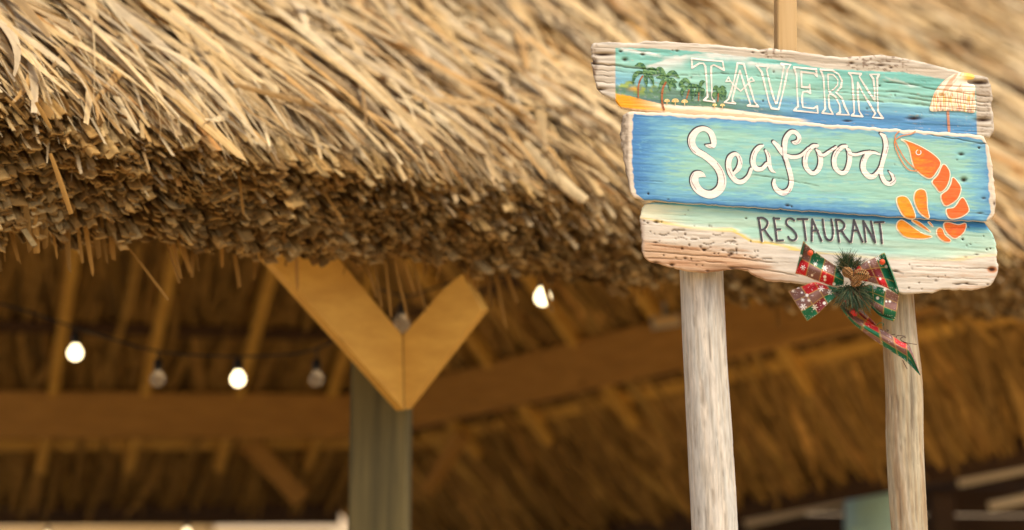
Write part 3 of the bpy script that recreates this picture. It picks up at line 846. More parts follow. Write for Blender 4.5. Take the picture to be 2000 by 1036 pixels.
WOODS = [lin(216, 209, 192), lin(196, 182, 158), lin(160, 142, 118), lin(228, 222, 206)]
def wood_col(b, x, y, warm=0.5):
    yy = y - 0.055 * (x - 1550)
    f = b.nz.fbm(x / 110.0 + 3, yy / 5.0, 4)[..., None]
    f2 = b.nz.fbm(x / 60.0 + 80, yy / 18.0, 3)[..., None]
    c = WOODS[0] * (1 - f) + WOODS[1] * f
    c = c + (WOODS[2] - c) * np.clip((f2 - 0.5) * 2.4 * warm + 0.15 * warm, 0, 0.9)
    g = b.nz(x / 70.0 + 31, yy / 2.6)[..., None]
    c = c * (1 - 0.35 * sstep(0.70, 0.95, g))
    return c
def mix(c, t, m):
    m = np.clip(np.asarray(m, float), 0, 1)[..., None]
    return c * (1 - m) + np.asarray(t) * m
def holes_dark(b, c, x, y):
    for (cx, cy, rx_, ry_, dep) in b.holes:
        q = ((x - cx) / rx_) ** 2 + ((y - cy) / ry_) ** 2
        c = mix(c, lin(70, 45, 25), np.exp(-q * 1.5) * min(1, dep / 3.0))
    for (pts, wd, dep) in b.cracks:
        p = np.array(pts, float)
        cy = np.interp(x, p[:, 0], p[:, 1], left=-999, right=-999)
        q = np.abs(y - cy - (b.nz(x / 11.0, x * 0 + 3) - 0.5) * 2.0) / wd
        c = mix(c, lin(80, 62, 45), np.exp(-q * q) * 0.6 * min(1, dep / 3.0))
    return c

# --- top board
B1 = Board([(1150, 88), (1165, 84), (1200, 83), (1248, 84), (1262, 80), (1340, 84), (1420, 90), (1470, 95), (1490, 97), (1502, 95), (1545, 100), (1600, 107), (1640, 113), (1680, 111), (1710, 107), (1740, 110), (1800, 122), (1860, 137), (1900, 146), (1940, 154)],
           [(1150, 150), (1160, 166), (1175, 185), (1200, 196), (1212, 211), (1240, 217), (1300, 225), (1560, 243), (1700, 254), (1900, 268), (1945, 270)],
           [(0, 1158), (0.1, 1154), (0.35, 1155), (0.45, 1158), (0.52, 1155), (0.75, 1158), (1, 1166)], [(0, 1928), (0.12, 1935), (0.35, 1938), (0.42, 1934), (0.6, 1940), (0.9, 1940), (1, 1932)], 0.0, 5, 31)
B1.holes = [(1212, 101, 4, 2.5, 4), (1255, 107, 5, 2.5, 4.5), (1220, 117, 6.5, 4, 5), (1322, 100, 4, 2, 3), (1313, 99, 2, 1.5, 2), (1350, 152, 2, 2, 2), (1511, 141, 2, 2, 3), (1490, 198, 2, 2, 3), (1718, 168, 2.2, 1.8, 3), (1693, 213, 2, 2, 2.5), (1748, 187, 1.6, 2.4, 2),
            (1785, 232, 15, 4, 6), (1838, 187, 6, 3.5, 5), (1912, 162, 24, 5, 8), (1920, 235, 20, 5, 7), (1178, 107, 22, 3.5, 7), (1170, 175, 14, 3, 6), (1160, 122, 8, 8, 5), (1155, 150, 5, 10, 5), (1663, 124, 5, 3, 3), (1720, 128, 12, 3, 3), (1740, 133, 4, 2, 3), (1655, 237, 10, 2, 4), (1490, 104, 5, 2, 3), (1470, 103, 3, 1.5, 3)]
B1.cracks = [([(1150, 124), (1205, 129), (1250, 134), (1290, 138)], 1.3, 3.2), ([(1150, 136), (1230, 142), (1300, 150), (1420, 143)], 0.9, 1.4), ([(1395, 143), (1470, 147), (1540, 158)], 0.8, 1.6), ([(1540, 172), (1640, 180), (1740, 190)], 0.8, 1.5), ([(1600, 192), (1700, 197), (1820, 205)], 0.9, 1.8),
             ([(1720, 160), (1780, 166), (1850, 178), (1940, 190)], 1.0, 2.6), ([(1730, 178), (1800, 188), (1940, 201)], 1.0, 2.4), ([(1750, 190), (1830, 198), (1940, 208)], 0.9, 2.2), ([(1760, 202), (1860, 212), (1935, 218)], 0.8, 1.6), ([(1153, 158), (1205, 164)], 0.9, 2.0), ([(1153, 146), (1203, 150)], 0.8, 1.8), ([(1905, 245), (1940, 250)], 1, 2)]
def paint1(x, y, s, t, e):
    c = wood_col(B1, x, y, 0.55)
    c = mix(c, lin(120, 92, 66), 0.75 * sstep(0.52, 0.75, n2.fbm(x / 9.0, y / 9.0, 3)) * (1 - sstep(1160, 1172, x)))
    c = mix(c, lin(112, 84, 60), 0.8 * sstep(0.55, 0.72, n2.fbm(x / 7.0 + 9, y / 4.0, 3)) * (sstep(1480, 1500, x) * (1 - sstep(1520, 1545, x)) + sstep(1640, 1660, x) * (1 - sstep(1760, 1790, x)) + 0.6 * sstep(1880, 1930, x)) * 0.9)
    yp = interp(x, [(1202, 93), (1270, 95), (1340, 99), (1440, 109), (1540, 120), (1600, 133), (1690, 139), (1760, 141), (1850, 156), (1905, 168)]) + (n1(x / 8.0, y * 0) - 0.5) * 2
    br = n1.fbm(x / 70.0, (y - 0.05 * x) / 4.0, 4); br2 = n2.fbm(x / 120.0 + 7, (y - 0.05 * x) / 14.0, 3)
    inside = sstep(-0.8, 0.8, y - yp) * sstep(1201, 1203, x) * (1 - sstep(1905.5, 1907.5, x - (y - 200) * 0.03))
    yt, yb = B1.edges(x)
    k = np.clip((y - yp) / (yb - 8 - yp), 0, 1.2)
    p = lin(124, 197, 186) + 0 * c
    p = mix(p, lin(160, 214, 196), sstep(0.05, 0.5, k + 0.3 * (br2 - 0.5)))
    sea = np.interp(x, [1200, 1300, 1420, 1500, 1600, 1910], [0.62, 0.9, 0.80, 0.66, 0.62, 0.58])
    p = mix(p, lin(122, 182, 204), sstep(-0.12, 0.06, k - sea + 0.35 * (br - 0.5)))
    p = mix(p, lin(88, 146, 194), sstep(0.06, 0.28, k - sea + 0.4 * (br - 0.5)))
    p = mix(p, lin(86, 160, 205), 0.5 * sstep(0.58, 0.75, br) * sstep(0.1, 0.3, k - sea))
    p = mix(p, lin(120, 185, 215), 0.7 * (1 - sstep(1230, 1330, x)) * sstep(0.30, 0.55, k))
    # clouds
    def cloud(xa, xb, ya, yb_, th, a=0.8):
        u = np.clip((x - xa) / (xb - xa), 0, 1)
        yc = ya + (yb_ - ya) * u
        puff = 5 * n3.fbm(x / 10.0, y / 9.0, 3)
        q = (y - yc + puff - 3)
        return a * sstep(-2.0, 1.0, q) * (1 - sstep(0, th, q)) * sstep(xa - 2, xa + 12, x) * (1 - sstep(xb - 22, xb, x)) * np.clip(0.55 + n1.fbm(x / 30.0, y / 4.0, 3), 0, 1)
    wh = lin(238, 238, 230)
    for cl in [(1205, 1300, 92, 108, 10, 0.95), (1258, 1350, 130, 104, 34, 0.8), (1290, 1420, 112, 101, 20, 0.55), (1375, 1475, 103, 112, 18, 0.85), (1455, 1545, 121, 127, 14, 0.85), (1500, 1580, 130, 140, 20, 0.5), (1725, 1800, 148, 172, 7, 0.6), (1570, 1640, 140, 150, 12, 0.3)]:
        p = mix(p, wh, cloud(*cl))
    # jungle and sand on the left
    jt = interp(x, [(1200, 168), (1230, 166), (1260, 172), (1300, 176), (1340, 182), (1400, 186), (1440, 197), (1500, 216), (1540, 226)])
    jm = sstep(-2, 3, y - jt + 5 + 14 * (n3.fbm(x / 9.0, y / 7.0, 3) - 0.5)) * (1 - sstep(1480, 1560, x)) * (0.92 - 0.25 * sstep(1400, 1450, x))
    gcol = np.where((n2.fbm(x / 7.0, y / 5.0, 3) > 0.5)[..., None], lin(94, 134, 96), lin(104, 140, 122)) + 0 * c
    gcol = mix(gcol, lin(150, 170, 60), sstep(0.5, 0.65, n1.fbm(x / 8.0 + 40, y / 6.0, 2)) * (1 - sstep(1240, 1330, x)) * (1 - sstep(178, 190, y)))
    gcol = mix(gcol, lin(236, 180, 50), 0.9 * np.exp(-((x - 1238) / 10.0) ** 2 - ((y - 174) / 4.0) ** 2))
    gcol = mix(gcol, lin(84, 120, 130), 0.6 * sstep(184, 196, y) * sstep(0.45, 0.6, br))
    p = mix(p, gcol, jm)
    st = interp(x, [(1200, 183), (1230, 188), (1260, 196), (1290, 203), (1330, 207), (1390, 209), (1430, 214), (1500, 224), (1580, 234)])
    sb = interp(x, [(1200, 206), (1225, 211), (1260, 214), (1320, 217), (1400, 220), (1500, 228), (1560, 232), (1600, 236)])
    sandc = mix(lin(250, 178, 42) + 0 * c, lin(250, 240, 216), sstep(1225, 1330, x + 40 * (br - 0.5)) * (1 - 0.45 * sstep(2, 10, y - st - 2)))
    sandc = mix(sandc, lin(240, 150, 30), 0.5 * sstep(0.5, 0.7, br) * (1 - sstep(1240, 1300, x)))
    p = mix(p, sandc, sstep(-0.8, 0.8, y - st) * (1 - sstep(1550, 1590, x)))
    p = mix(p, lin(225, 196, 160), sstep(0, 1.5, y - sb) * (1 - sstep(1540, 1580, x)))
    c = mix(c, p, inside * (1 - 0.5 * sstep(0.72, 0.85, n4.fbm(x / 12.0, y / 2.0, 3))))
    return holes_dark(B1, c, x, y)
B1.build(paint1, 1.4, 'upper board painted with a beach and the word TAVERN')

# --- middle board
B2 = Board([(1205, 234), (1215, 226), (1225, 220), (1240, 218), (1300, 221), (1400, 226), (1500, 233), (1600, 242), (1700, 249), (1800, 256), (1880, 261), (1915, 264), (1930, 271), (1945, 284)],
           [(1210, 340), (1222, 366), (1232, 386), (1260, 392), (1340, 399), (1500, 409), (1700, 422), (1850, 432), (1925, 434), (1938, 430), (1946, 420)],
           [(0, 1217), (0.12, 1212), (0.3, 1211), (0.5, 1214), (0.8, 1222), (0.93, 1228), (1, 1238)], [(0, 1921), (0.1, 1932), (0.3, 1938), (0.5, 1941), (0.85, 1945), (0.95, 1942), (1, 1930)], 0.010, 5, 41)
B2.holes = [(1266, 379, 2.2, 2.5, 3), (1538, 402, 4.5, 2.6, 4), (1546, 404, 2, 2, 3), (1877, 302, 6, 3, 5), (1882, 352, 6.5, 5, 7), (1869, 313, 2, 1.5, 2), (1912, 289, 3, 2, 3), (1921, 388, 5, 2.5, 2.5), (1914, 417, 7, 1.8, 2.5), (1942, 398, 3, 5, 4), (1305, 390, 3, 1.4, 2), (1747, 322, 1.6, 1.6, 1.4)]
B2.cracks = [([(1465, 342), (1530, 350), (1600, 364)], 0.8, 1.8), ([(1810, 263), (1870, 272), (1940, 284)], 0.9, 2.0), ([(1900, 280), (1945, 284)], 1.0, 2.2), ([(1230, 352), (1300, 356)], 0.7, 1.0)]
def paint2(x, y, s, t, e):
    c = wood_col(B2, x, y, 0.35)
    c = mix(c, lin(238, 222, 196), 0.55 + 0 * x)
    c = mix(c, lin(176, 162, 142), 1 - sstep(1224, 1231, x - 6 * np.clip(t - 0.6, 0, 1) * 2))
    c = mix(c, lin(118, 104, 86), 0.8 * sstep(0.44, 0.62, n3.fbm(x / 7.0, y / 9.0, 4)) * (1 - sstep(1222, 1230, x)))
    wv = 5 * n4.fbm(x / 40.0, y / 25.0, 2); br = 0.6 * n1.fbm(x / 42.0 + 11, (y - 0.06 * x + wv) / 3.4, 4) + 0.4 * n3.fbm(x / 14.0, (y + wv) / 3.0, 3); br2 = n2.fbm(x / 70.0 + 3, (y - 0.06 * x + wv) / 13.0, 4)
    yt, yb = B2.edges(x)
    a = y - yt; d_ = yb - y
    xl = interp(t, [(0, 1240), (0.05, 1236), (0.5, 1234), (0.85, 1238), (0.95, 1244), (1, 1262)])
    xr = interp(t, [(0, 1912), (0.08, 1924), (0.4, 1930), (0.9, 1934), (1, 1926)])
    top = np.interp(x, [1215, 1300, 1500, 1940], [4, 6.5, 6.5, 7.5])
    inside = sstep(-0.8, 0.8, a - top + 3.0 * (n1(x / 13.0, y * 0 + 4) - 0.5)) * sstep(-1.2, 1.2, x - xl + 3 * (n4(x * 0, y / 6.0) - 0.5)) * sstep(-1.2, 1.2, xr - x + 4 * (n4(x * 0 + 9, y / 6.0) - 0.5)) * sstep(-0.4, 1.2, d_ - 1)
    p = lin(156, 208, 190) + 0 * c
    p = mix(p, lin(136, 200, 200), 0.75 * sstep(0.42, 0.62, br2))
    p = mix(p, lin(180, 216, 190), 0.55 * sstep(0.55, 0.68, br))
    # blue washed in from the rims
    L = np.exp(-((x - 1234) / 75.0)) * 1.25
    Tt = np.exp(-(a - 5) / np.interp(x, [1234, 1450, 1700, 1930], [20, 15, 12, 16])) * np.interp(x, [1234, 1500, 1700, 1930], [1.1, 0.95, 0.75, 1.0])
    Bb = np.exp(-(d_ - 2) / np.interp(x, [1234, 1450, 1700, 1930], [30, 22, 22, 26])) * np.interp(x, [1234, 1500, 1750, 1930], [1.15, 1.1, 1.1, 0.9])
    Rr = np.exp(-((1934 - x) / 50.0)) * 0.85
    m = np.maximum(np.maximum(L, Tt), np.maximum(Bb, Rr)) + 0.9 * (br - 0.5)
    p = mix(p, lin(118, 180, 204), sstep(0.22, 0.55, m))
    p = mix(p, lin(88, 148, 196), sstep(0.5, 0.95, m))
    p = mix(p, lin(70, 130, 188), 0.8 * sstep(0.85, 1.15, m))
    p = mix(p, lin(130, 196, 214), 0.4 * sstep(0.62, 0.75, br) * sstep(0.3, 0.6, m))
    c = mix(c, p, inside)
    c = mix(c, lin(84, 150, 140), 0.5 * inside * (1 - sstep(1.0, 3.5, d_)) * (1 - sstep(1300, 1400, x)))
    return holes_dark(B2, c, x, y)
B2.build(paint2, 1.4, 'middle board painted blue with the word Seafood')

# --- lower board
B3 = Board([(1245, 404), (1258, 399), (1275, 396), (1400, 398), (1600, 409), (1900, 428), (1922, 436), (1940, 446), (1955, 456)],
           [(1245, 494), (1254, 502), (1270, 513), (1300, 520), (1320, 526), (1345, 531), (1380, 534), (1408, 530), (1440, 527), (1460, 531), (1480, 544), (1510, 551), (1545, 553), (1600, 560), (1700, 570), (1780, 575), (1820, 573), (1840, 567), (1900, 567), (1920, 563), (1940, 556), (1955, 536)],
           [(0, 1258), (0.08, 1252), (0.3, 1250), (0.6, 1252), (0.9, 1254), (1, 1260)], [(0, 1924), (0.1, 1938), (0.3, 1946), (0.6, 1947), (0.72, 1951), (0.9, 1947), (1, 1935)], 0.001, 4.5, 51)
B3.holes = [(1282, 434, 5.5, 3, 5), (1265, 436, 2.5, 1.8, 3), (1258, 432, 2, 1.5, 3), (1292, 434, 2.2, 1.4, 3), (1457, 427, 2.4, 2, 3.5), (1338, 458, 2.4, 2.6, 3), (1346, 479, 2.2, 2.4, 3.4), (1332, 486, 2.2, 3.2, 4), (1375, 489, 4, 3, 5), (1368, 482, 3, 2, 3), (1412, 489, 3, 1.8, 4), (1438, 489, 2.2, 5, 4), (1428, 496, 5, 4, 5),
            (1424, 500, 4, 2.5, 4), (1395, 496, 2, 1.6, 3), (1403, 496, 1.6, 1.6, 3), (1338, 505, 4, 2.4, 3.6), (1350, 506, 2, 2, 3), (1320, 504, 2.2, 1.6, 3), (1296, 499, 2.2, 1.5, 3), (1312, 518, 5, 3.2, 5), (1280, 513, 8, 2.6, 4.5), (1280, 474, 5, 1.6, 3), (1466, 472, 2, 1.6, 3), (1474, 491, 1.8, 1.6, 2.6), (1480, 491, 1.8, 1.4, 2.6),
            (1382, 530, 4, 2, 4), (1430, 524, 8, 2.2, 5), (1270, 453, 1.8, 1.4, 2), (1278, 457, 2, 1.2, 2), (1360, 518, 2, 1.6, 2.6), (1372, 519, 2, 1.4, 2.4), (1288, 471, 2, 1.2, 2), (1435, 466, 2, 1.2, 3), (1385, 442, 2, 2.4, 2), (1389, 443, 1.6, 1.6, 2), (1356, 442, 1.4, 1.6, 1.6), (1338, 420, 1.6, 1.2, 2), (1344, 411, 1.6, 1.2, 2),
            (1880, 468, 2.6, 2.4, 5), (1927, 488, 2, 1.8, 4), (1934, 486, 1.6, 1.6, 3.4), (1921, 462, 1.6, 1.4, 2.4), (1940, 466, 1.6, 1.4, 2.4), (1891, 444, 2.2, 2, 2.4), (1933, 446, 2.4, 1.4, 2.4), (1888, 480, 2.2, 1.8, 2.2), (1895, 478, 2.4, 1.2, 2), (1907, 498, 5, 1.2, 2.6), (1886, 503, 4, 1.4, 2), (1888, 554, 4, 2, 3.4), (1870, 556, 8, 1.4, 3), (1929, 556, 3, 1.6, 3),
            (1776, 517, 1.6, 1.4, 3), (1781, 525, 2, 1.2, 2.4), (1846, 539, 1.4, 1.2, 2.4), (1795, 553, 1.6, 1.4, 3.2), (1775, 563, 2, 1.8, 3.2), (1828, 549, 4, 3, 1.8), (1936, 527, 7, 5, 4), (1748, 530, 6, 1.6, 3), (1455, 500, 2, 1.4, 2.6), (1800, 565, 2, 1.2, 2.2), (1812, 540, 1.4, 1.2, 2.4), (1832, 543, 1.4, 1.2, 2.2)]
for (xx, yy, l_, a_) in [(1297, 459, 8, -1), (1330, 466, 10, 1), (1355, 468, 5, 0), (1376, 466, 8, 0), (1402, 459, 9, -1), (1425, 473, 8, 1), (1384, 477, 9, -1), (1330, 450, 6, 0), (1472, 503, 7, -1), (1498, 506, 8, 0), (1433, 474, 6, 2), (1318, 451, 5, 1), (1378, 486, 9, -1), (1430, 492, 8, 2)]:
    for q in np.linspace(-1, 1, 5):
        B3.holes.append((xx + q * l_, yy + (1.5 * q * q * 2 - 1.5 + q * 0.8) * a_, 2.6, 1.5, 2.0))
B3.cracks = [([(1252, 490), (1330, 497), (1420, 503), (1520, 514)], 1.2, 2.2), ([(1256, 503), (1330, 508), (1420, 514)], 1.0, 2.0), ([(1262, 478), (1330, 486), (1400, 492)], 0.9, 1.5), ([(1780, 520), (1860, 523), (1945, 527)], 0.9, 1.6), ([(1760, 540), (1860, 543), (1940, 548)], 0.9, 1.4), ([(1860, 553), (1910, 557)], 1.2, 2.6), ([(1420, 520), (1500, 528), (1560, 540)], 1.0, 2.0), ([(1735, 528), (1765, 535)], 1.3, 2.4)]
def paint3(x, y, s, t, e):
    br = n1.fbm(x / 70.0 + 21, (y - 0.06 * x) / 3.6, 4); br2 = n2.fbm(x / 140.0 + 43, (y - 0.06 * x) / 12.0, 4)
    c = wood_col(B3, x, y, 0.4)
    c = mix(c, lin(224, 216, 200), 0.55 + 0.5 * (br2 - 0.5))
    lowl = sstep(-6, 12, y - interp(x, [(1250, 466), (1330, 472), (1450, 492), (1560, 540), (1700, 575)]) + 26 * (br - 0.5)) * (1 - sstep(1420, 1620, x))
    c = mix(c, lin(200, 164, 126), 0.9 * lowl)
    c = mix(c, lin(172, 124, 86), 0.65 * lowl * sstep(0.50, 0.66, br))
    c = mix(c, lin(120, 78, 46), 0.6 * lowl * sstep(508, 520, y - 0.03 * (x - 1250)) * sstep(0.42, 0.6, br2))
    c = mix(c, lin(205, 160, 118), 0.45 * sstep(0.55, 0.72, br) * sstep(1700, 1760, x))
    c = mix(c, lin(168, 150, 132), 0.8 * (1 - sstep(1254, 1262, x)))
    yl = interp(x, [(1250, 428), (1290, 436), (1340, 446), (1400, 452), (1430, 452), (1470, 474), (1500, 478), (1560, 492), (1640, 500), (1720, 508), (1780, 510), (1840, 512), (1900, 506), (1950, 500)])
    q = y - yl + 10 * (br - 0.5)
    p = lin(170, 214, 196) + 0 * c
    p = mix(p, lin(190, 222, 200), 0.7 * sstep(0.45, 0.65, br2))
    p = mix(p, lin(236, 236, 200), 0.9 * (1 - sstep(1262, 1360, x + 60 * (br - 0.5))) + 0.6 * sstep(-26, -8, q) * sstep(1800, 1880, x) * 0.6)
    yt = interp(x, [(1250, 396), (1275, 396), (1400, 399), (1500, 409), (1700, 422), (1850, 432), (1950, 440)])
    bl = np.exp(-(y - yt - 2) / 10.0) * np.interp(x, [1250, 1400, 1500, 1950], [0.2, 0.75, 1.1, 1.2]) + 0.7 * (br - 0.5)
    p = mix(p, lin(96, 176, 206), sstep(0.3, 0.55, bl))
    p = mix(p, lin(52, 128, 190), sstep(0.62, 0.95, bl) * sstep(1380, 1450, x))
    p = mix(p, lin(238, 238, 222), sstep(-14, -2, q) * 0.75)
    p = mix(p, lin(240, 204, 70), 0.9 * sstep(-8, -2, q) * np.interp(x, [1250, 1300, 1380, 1440, 1560, 1660, 1800, 1870, 1950], [0.6, 0.75, 0.35, 0.9, 0.9, 0.45, 0.1, 0.5, 0.35]))
    c = mix(c, p, 1 - sstep(-1.5, 2.0, q))
    c = mix(c, lin(236, 228, 212), 0.55 * sstep(0, 2, q) * (1 - sstep(10, 26, q)) * sstep(0.40, 0.55, br2))
    kn = np.exp(-((x - 1938) / 9.0) ** 2 - ((y - 527) / 6.0) ** 2)
    c = mix(c, lin(196, 128, 76), 0.9 * sstep(0.12, 0.5, kn)); c = mix(c, lin(120, 58, 28), sstep(0.55, 0.9, kn))
    return holes_dark(B3, c, x, y)
B3.build(paint3, 1.4, 'lower board fading from pale blue to bare wood, with the word RESTAURANT')

# --- painted shapes lying on the boards (thin skins that follow the relief)
def spline(pts, n=10, closed=False):
    p = np.array(pts, float)
    if closed: p = np.concatenate([p[-1:], p, p[:2]])
    else: p = np.concatenate([2 * p[:1] - p[1:2], p, 2 * p[-1:] - p[-2:-1]])
    out = []
    for i in range(1, len(p) - 2):
        for t in np.linspace(0, 1, n, endpoint=False):
            a, b_, c, d_ = p[i - 1], p[i], p[i + 1], p[i + 2]
            out.append(0.5 * (2 * b_ + (c - a) * t + (2 * a - 5 * b_ + 4 * c - d_) * t * t + (3 * b_ - a - 3 * c + d_) * t ** 3))
    if not closed: out.append(p[-2])
    return np.array(out)

def sd_stroke(pts):
    """pts (n,3): x, y, half width"""
    p = np.asarray(pts, float)
    def f(X, Y):
        D = np.full(X.shape, 1e9)
        for a, b_ in zip(p[:-1], p[1:]):
            ab = b_[:2] - a[:2]; L2 = max(ab @ ab, 1e-9)
            t = np.clip(((X - a[0]) * ab[0] + (Y - a[1]) * ab[1]) / L2, 0, 1)
            D = np.minimum(D, np.hypot(X - a[0] - ab[0] * t, Y - a[1] - ab[1] * t) - (a[2] + (b_[2] - a[2]) * t))
        return D
    m = p[:, 2].max()
    return f, (p[:, 0].min() - m, p[:, 1].min() - m, p[:, 0].max() + m, p[:, 1].max() + m)

def sd_poly(pts, grow=0.0):
    p = np.asarray(pts, float)
    def f(X, Y):
        D = np.full(X.shape, 1e9); ins = np.zeros(X.shape, bool)
        for a, b_ in zip(p, np.roll(p, -1, 0)):
            ab = b_ - a; L2 = max(ab @ ab, 1e-9)
            t = np.clip(((X - a[0]) * ab[0] + (Y - a[1]) * ab[1]) / L2, 0, 1)
            D = np.minimum(D, np.hypot(X - a[0] - ab[0] * t, Y - a[1] - ab[1] * t))
            cond = ((a[1] > Y) != (b_[1] > Y)) & (X < (b_[0] - a[0]) * (Y - a[1]) / (b_[1] - a[1] + 1e-12) + a[0])
            ins ^= cond
        return np.where(ins, -D, D) - grow
    return f, (p[:, 0].min() - grow, p[:, 1].min() - grow, p[:, 0].max() + grow, p[:, 1].max() + grow)

def union(items):
    fs = [i[0] for i in items]; bs = np.array([i[1] for i in items])
    return (lambda X, Y: np.minimum.reduce([f(X, Y) for f in fs])), (bs[:, 0].min(), bs[:, 1].min(), bs[:, 2].max(), bs[:, 3].max())

def decal_mesh(board, sdf, colf, lift, cell=0.8):
    f, (x0, y0, x1, y1) = sdf
    x0 -= 1.5; y0 -= 1.5; x1 += 1.5; y1 += 1.5
    nx = int((x1 - x0) / cell) + 2; ny = int((y1 - y0) / cell) + 2
    X, Y = np.meshgrid(x0 + np.arange(nx) * cell, y0 + np.arange(ny) * cell, indexing='ij')
    D = f(X, Y)
    keep = (D[:-1, :-1] < 0) | (D[1:, :-1] < 0) | (D[:-1, 1:] < 0) | (D[1:, 1:] < 0)
    gx, gy = np.gradient(D, cell)
    out = D > 0
    gn = np.maximum(np.hypot(gx, gy), 1e-6)
    st = np.where(out, np.minimum(D, cell * 1.5), 0)
    X = X - gx / gn * st; Y = Y - gy / gn * st
    i, j = np.nonzero(keep)
    F = np.stack([i * ny + j, (i + 1) * ny + j, (i + 1) * ny + j + 1, i * ny + j + 1], 1)
    used = np.unique(F)
    remap = np.full(nx * ny, -1); remap[used] = np.arange(len(used))
    x = X.ravel()[used]; y = Y.ravel()[used]
    V = S(x, y, board.height(x, y) + lift)
    C = colf(x, y, D.ravel()[used])
    # face order so that normals look at the viewer
    return V, remap[F], C

def decal(name, board, layers, label=None, cell=0.8):
    Vs, Fs, Cs = [], [], []; off = 0
    for k, (sdf, colf, lift) in enumerate(layers):
        V, F, C = decal_mesh(board, sdf, colf if callable(colf) else (lambda x, y, D, c=colf: np.tile(c, (len(x), 1)) * (0.93 + 0.14 * n2.fbm(x / 6.0, y / 2.0, 2))[:, None]), lift, cell)
        Vs.append(V); Fs.append(F + off); Cs.append(C); off += len(V)
    o = mk(name, np.concatenate(Vs), [np.concatenate(Fs)], M_DECAL, board.obj, np.concatenate(Cs), smooth=True)
    if label: o['label'] = label
    return o

WHITE = lin(246, 240, 230); INK = lin(62, 58, 62); VIOLET = lin(110, 84, 110)
def cr(origin_, k): return lambda pts: np.array([[origin_[0] + p[0] / k, origin_[1] + p[1] / k] + [v / k for v in p[2:]] for p in pts])
T1 = cr((1340, 100), 7.97); T2 = cr((1540, 110), 7.97)
S1 = cr((1330, 235), 6.473); S2 = cr((1500, 240), 6.908); RR = cr((1470, 415), 7.407); HH = cr((1735, 240), 4.318); PA = cr((1200, 90), 7.4); UU = cr((1790, 130), 6.906)

def closed_line(m, pts, hw=1.85):
    p = m(pts); p = np.concatenate([p, p[:1]])
    w_ = hw * (0.9 + 0.25 * np.sin(np.arange(len(p)) * 2.1))
    return sd_stroke(np.concatenate([p, w_[:, None]], 1))
def open_line(m, pts, hw=1.3, smooth=False):
    p = m(pts)
    if smooth: p = spline(p, 6)
    return sd_stroke(np.concatenate([p, np.full((len(p), 1), hw)], 1))

TAV = [
 [closed_line(T1, [(85, 115), (330, 140), (570, 160), (592, 300), (520, 255), (430, 215), (392, 235), (390, 330), (397, 500), (402, 640), (412, 730), (455, 795), (275, 765), (335, 712), (327, 600), (315, 400), (300, 240), (270, 190), (205, 192), (95, 262)])],
 [closed_line(T1, [(800, 190), (900, 200), (935, 340), (970, 480), (1010, 600), (1065, 790), (1125, 865), (960, 850), (1002, 825), (960, 700), (910, 540), (838, 300), (800, 430), (760, 590), (722, 740), (722, 785), (765, 815), (595, 800), (660, 750), (705, 620), (745, 470), (785, 280)]),
  open_line(T1, [(690, 470), (620, 475), (660, 405), (692, 470), (740, 530), (850, 625), (930, 545), (1000, 475), (960, 462), (1020, 410), (1060, 465), (985, 485)], 1.2)],
 [closed_line(T1, [(1095, 225), (1290, 235), (1255, 290), (1300, 500), (1345, 670), (1395, 822), (1412, 812), (1450, 640), (1485, 470), (1522, 240), (1480, 195), (1629, 212), (1580, 290), (1545, 480), (1500, 680), (1440, 908), (1330, 892), (1290, 800), (1230, 540), (1180, 330)])],
 [closed_line(T2, [(85, 170), (430, 205), (445, 320), (400, 268), (200, 245), (203, 360), (207, 480), (320, 487), (330, 440), (342, 580), (300, 550), (225, 555), (212, 620), (213, 710), (225, 795), (390, 815), (445, 780), (460, 885), (85, 845), (150, 780), (137, 600), (125, 300)])],
 [closed_line(T2, [(500, 210), (680, 220), (780, 280), (832, 380), (818, 480), (740, 565), (830, 650), (880, 790), (945, 915), (750, 905), (805, 870), (795, 760), (730, 630), (655, 580), (625, 610), (628, 700), (638, 800), (695, 905), (525, 885), (572, 820), (560, 600), (545, 330)]),
  closed_line(T2, [(615, 280), (700, 290), (770, 370), (765, 450), (700, 520), (630, 558), (618, 440)], 1.2)],
 [closed_line(T2, [(940, 260), (1130, 275), (1102, 320), (1170, 430), (1260, 570), (1345, 700), (1340, 500), (1320, 350), (1265, 285), (1410, 285), (1382, 340), (1385, 600), (1395, 860), (1470, 965), (1310, 955), (1352, 890), (1260, 740), (1150, 560), (1078, 410), (1080, 600), (1102, 860), (1155, 940), (985, 925), (1025, 880), (1015, 700), (1000, 450), (985, 320)])],
]
for parts in TAV:
    decal('letter', B1, [(union(parts), WHITE, 0.0007)])

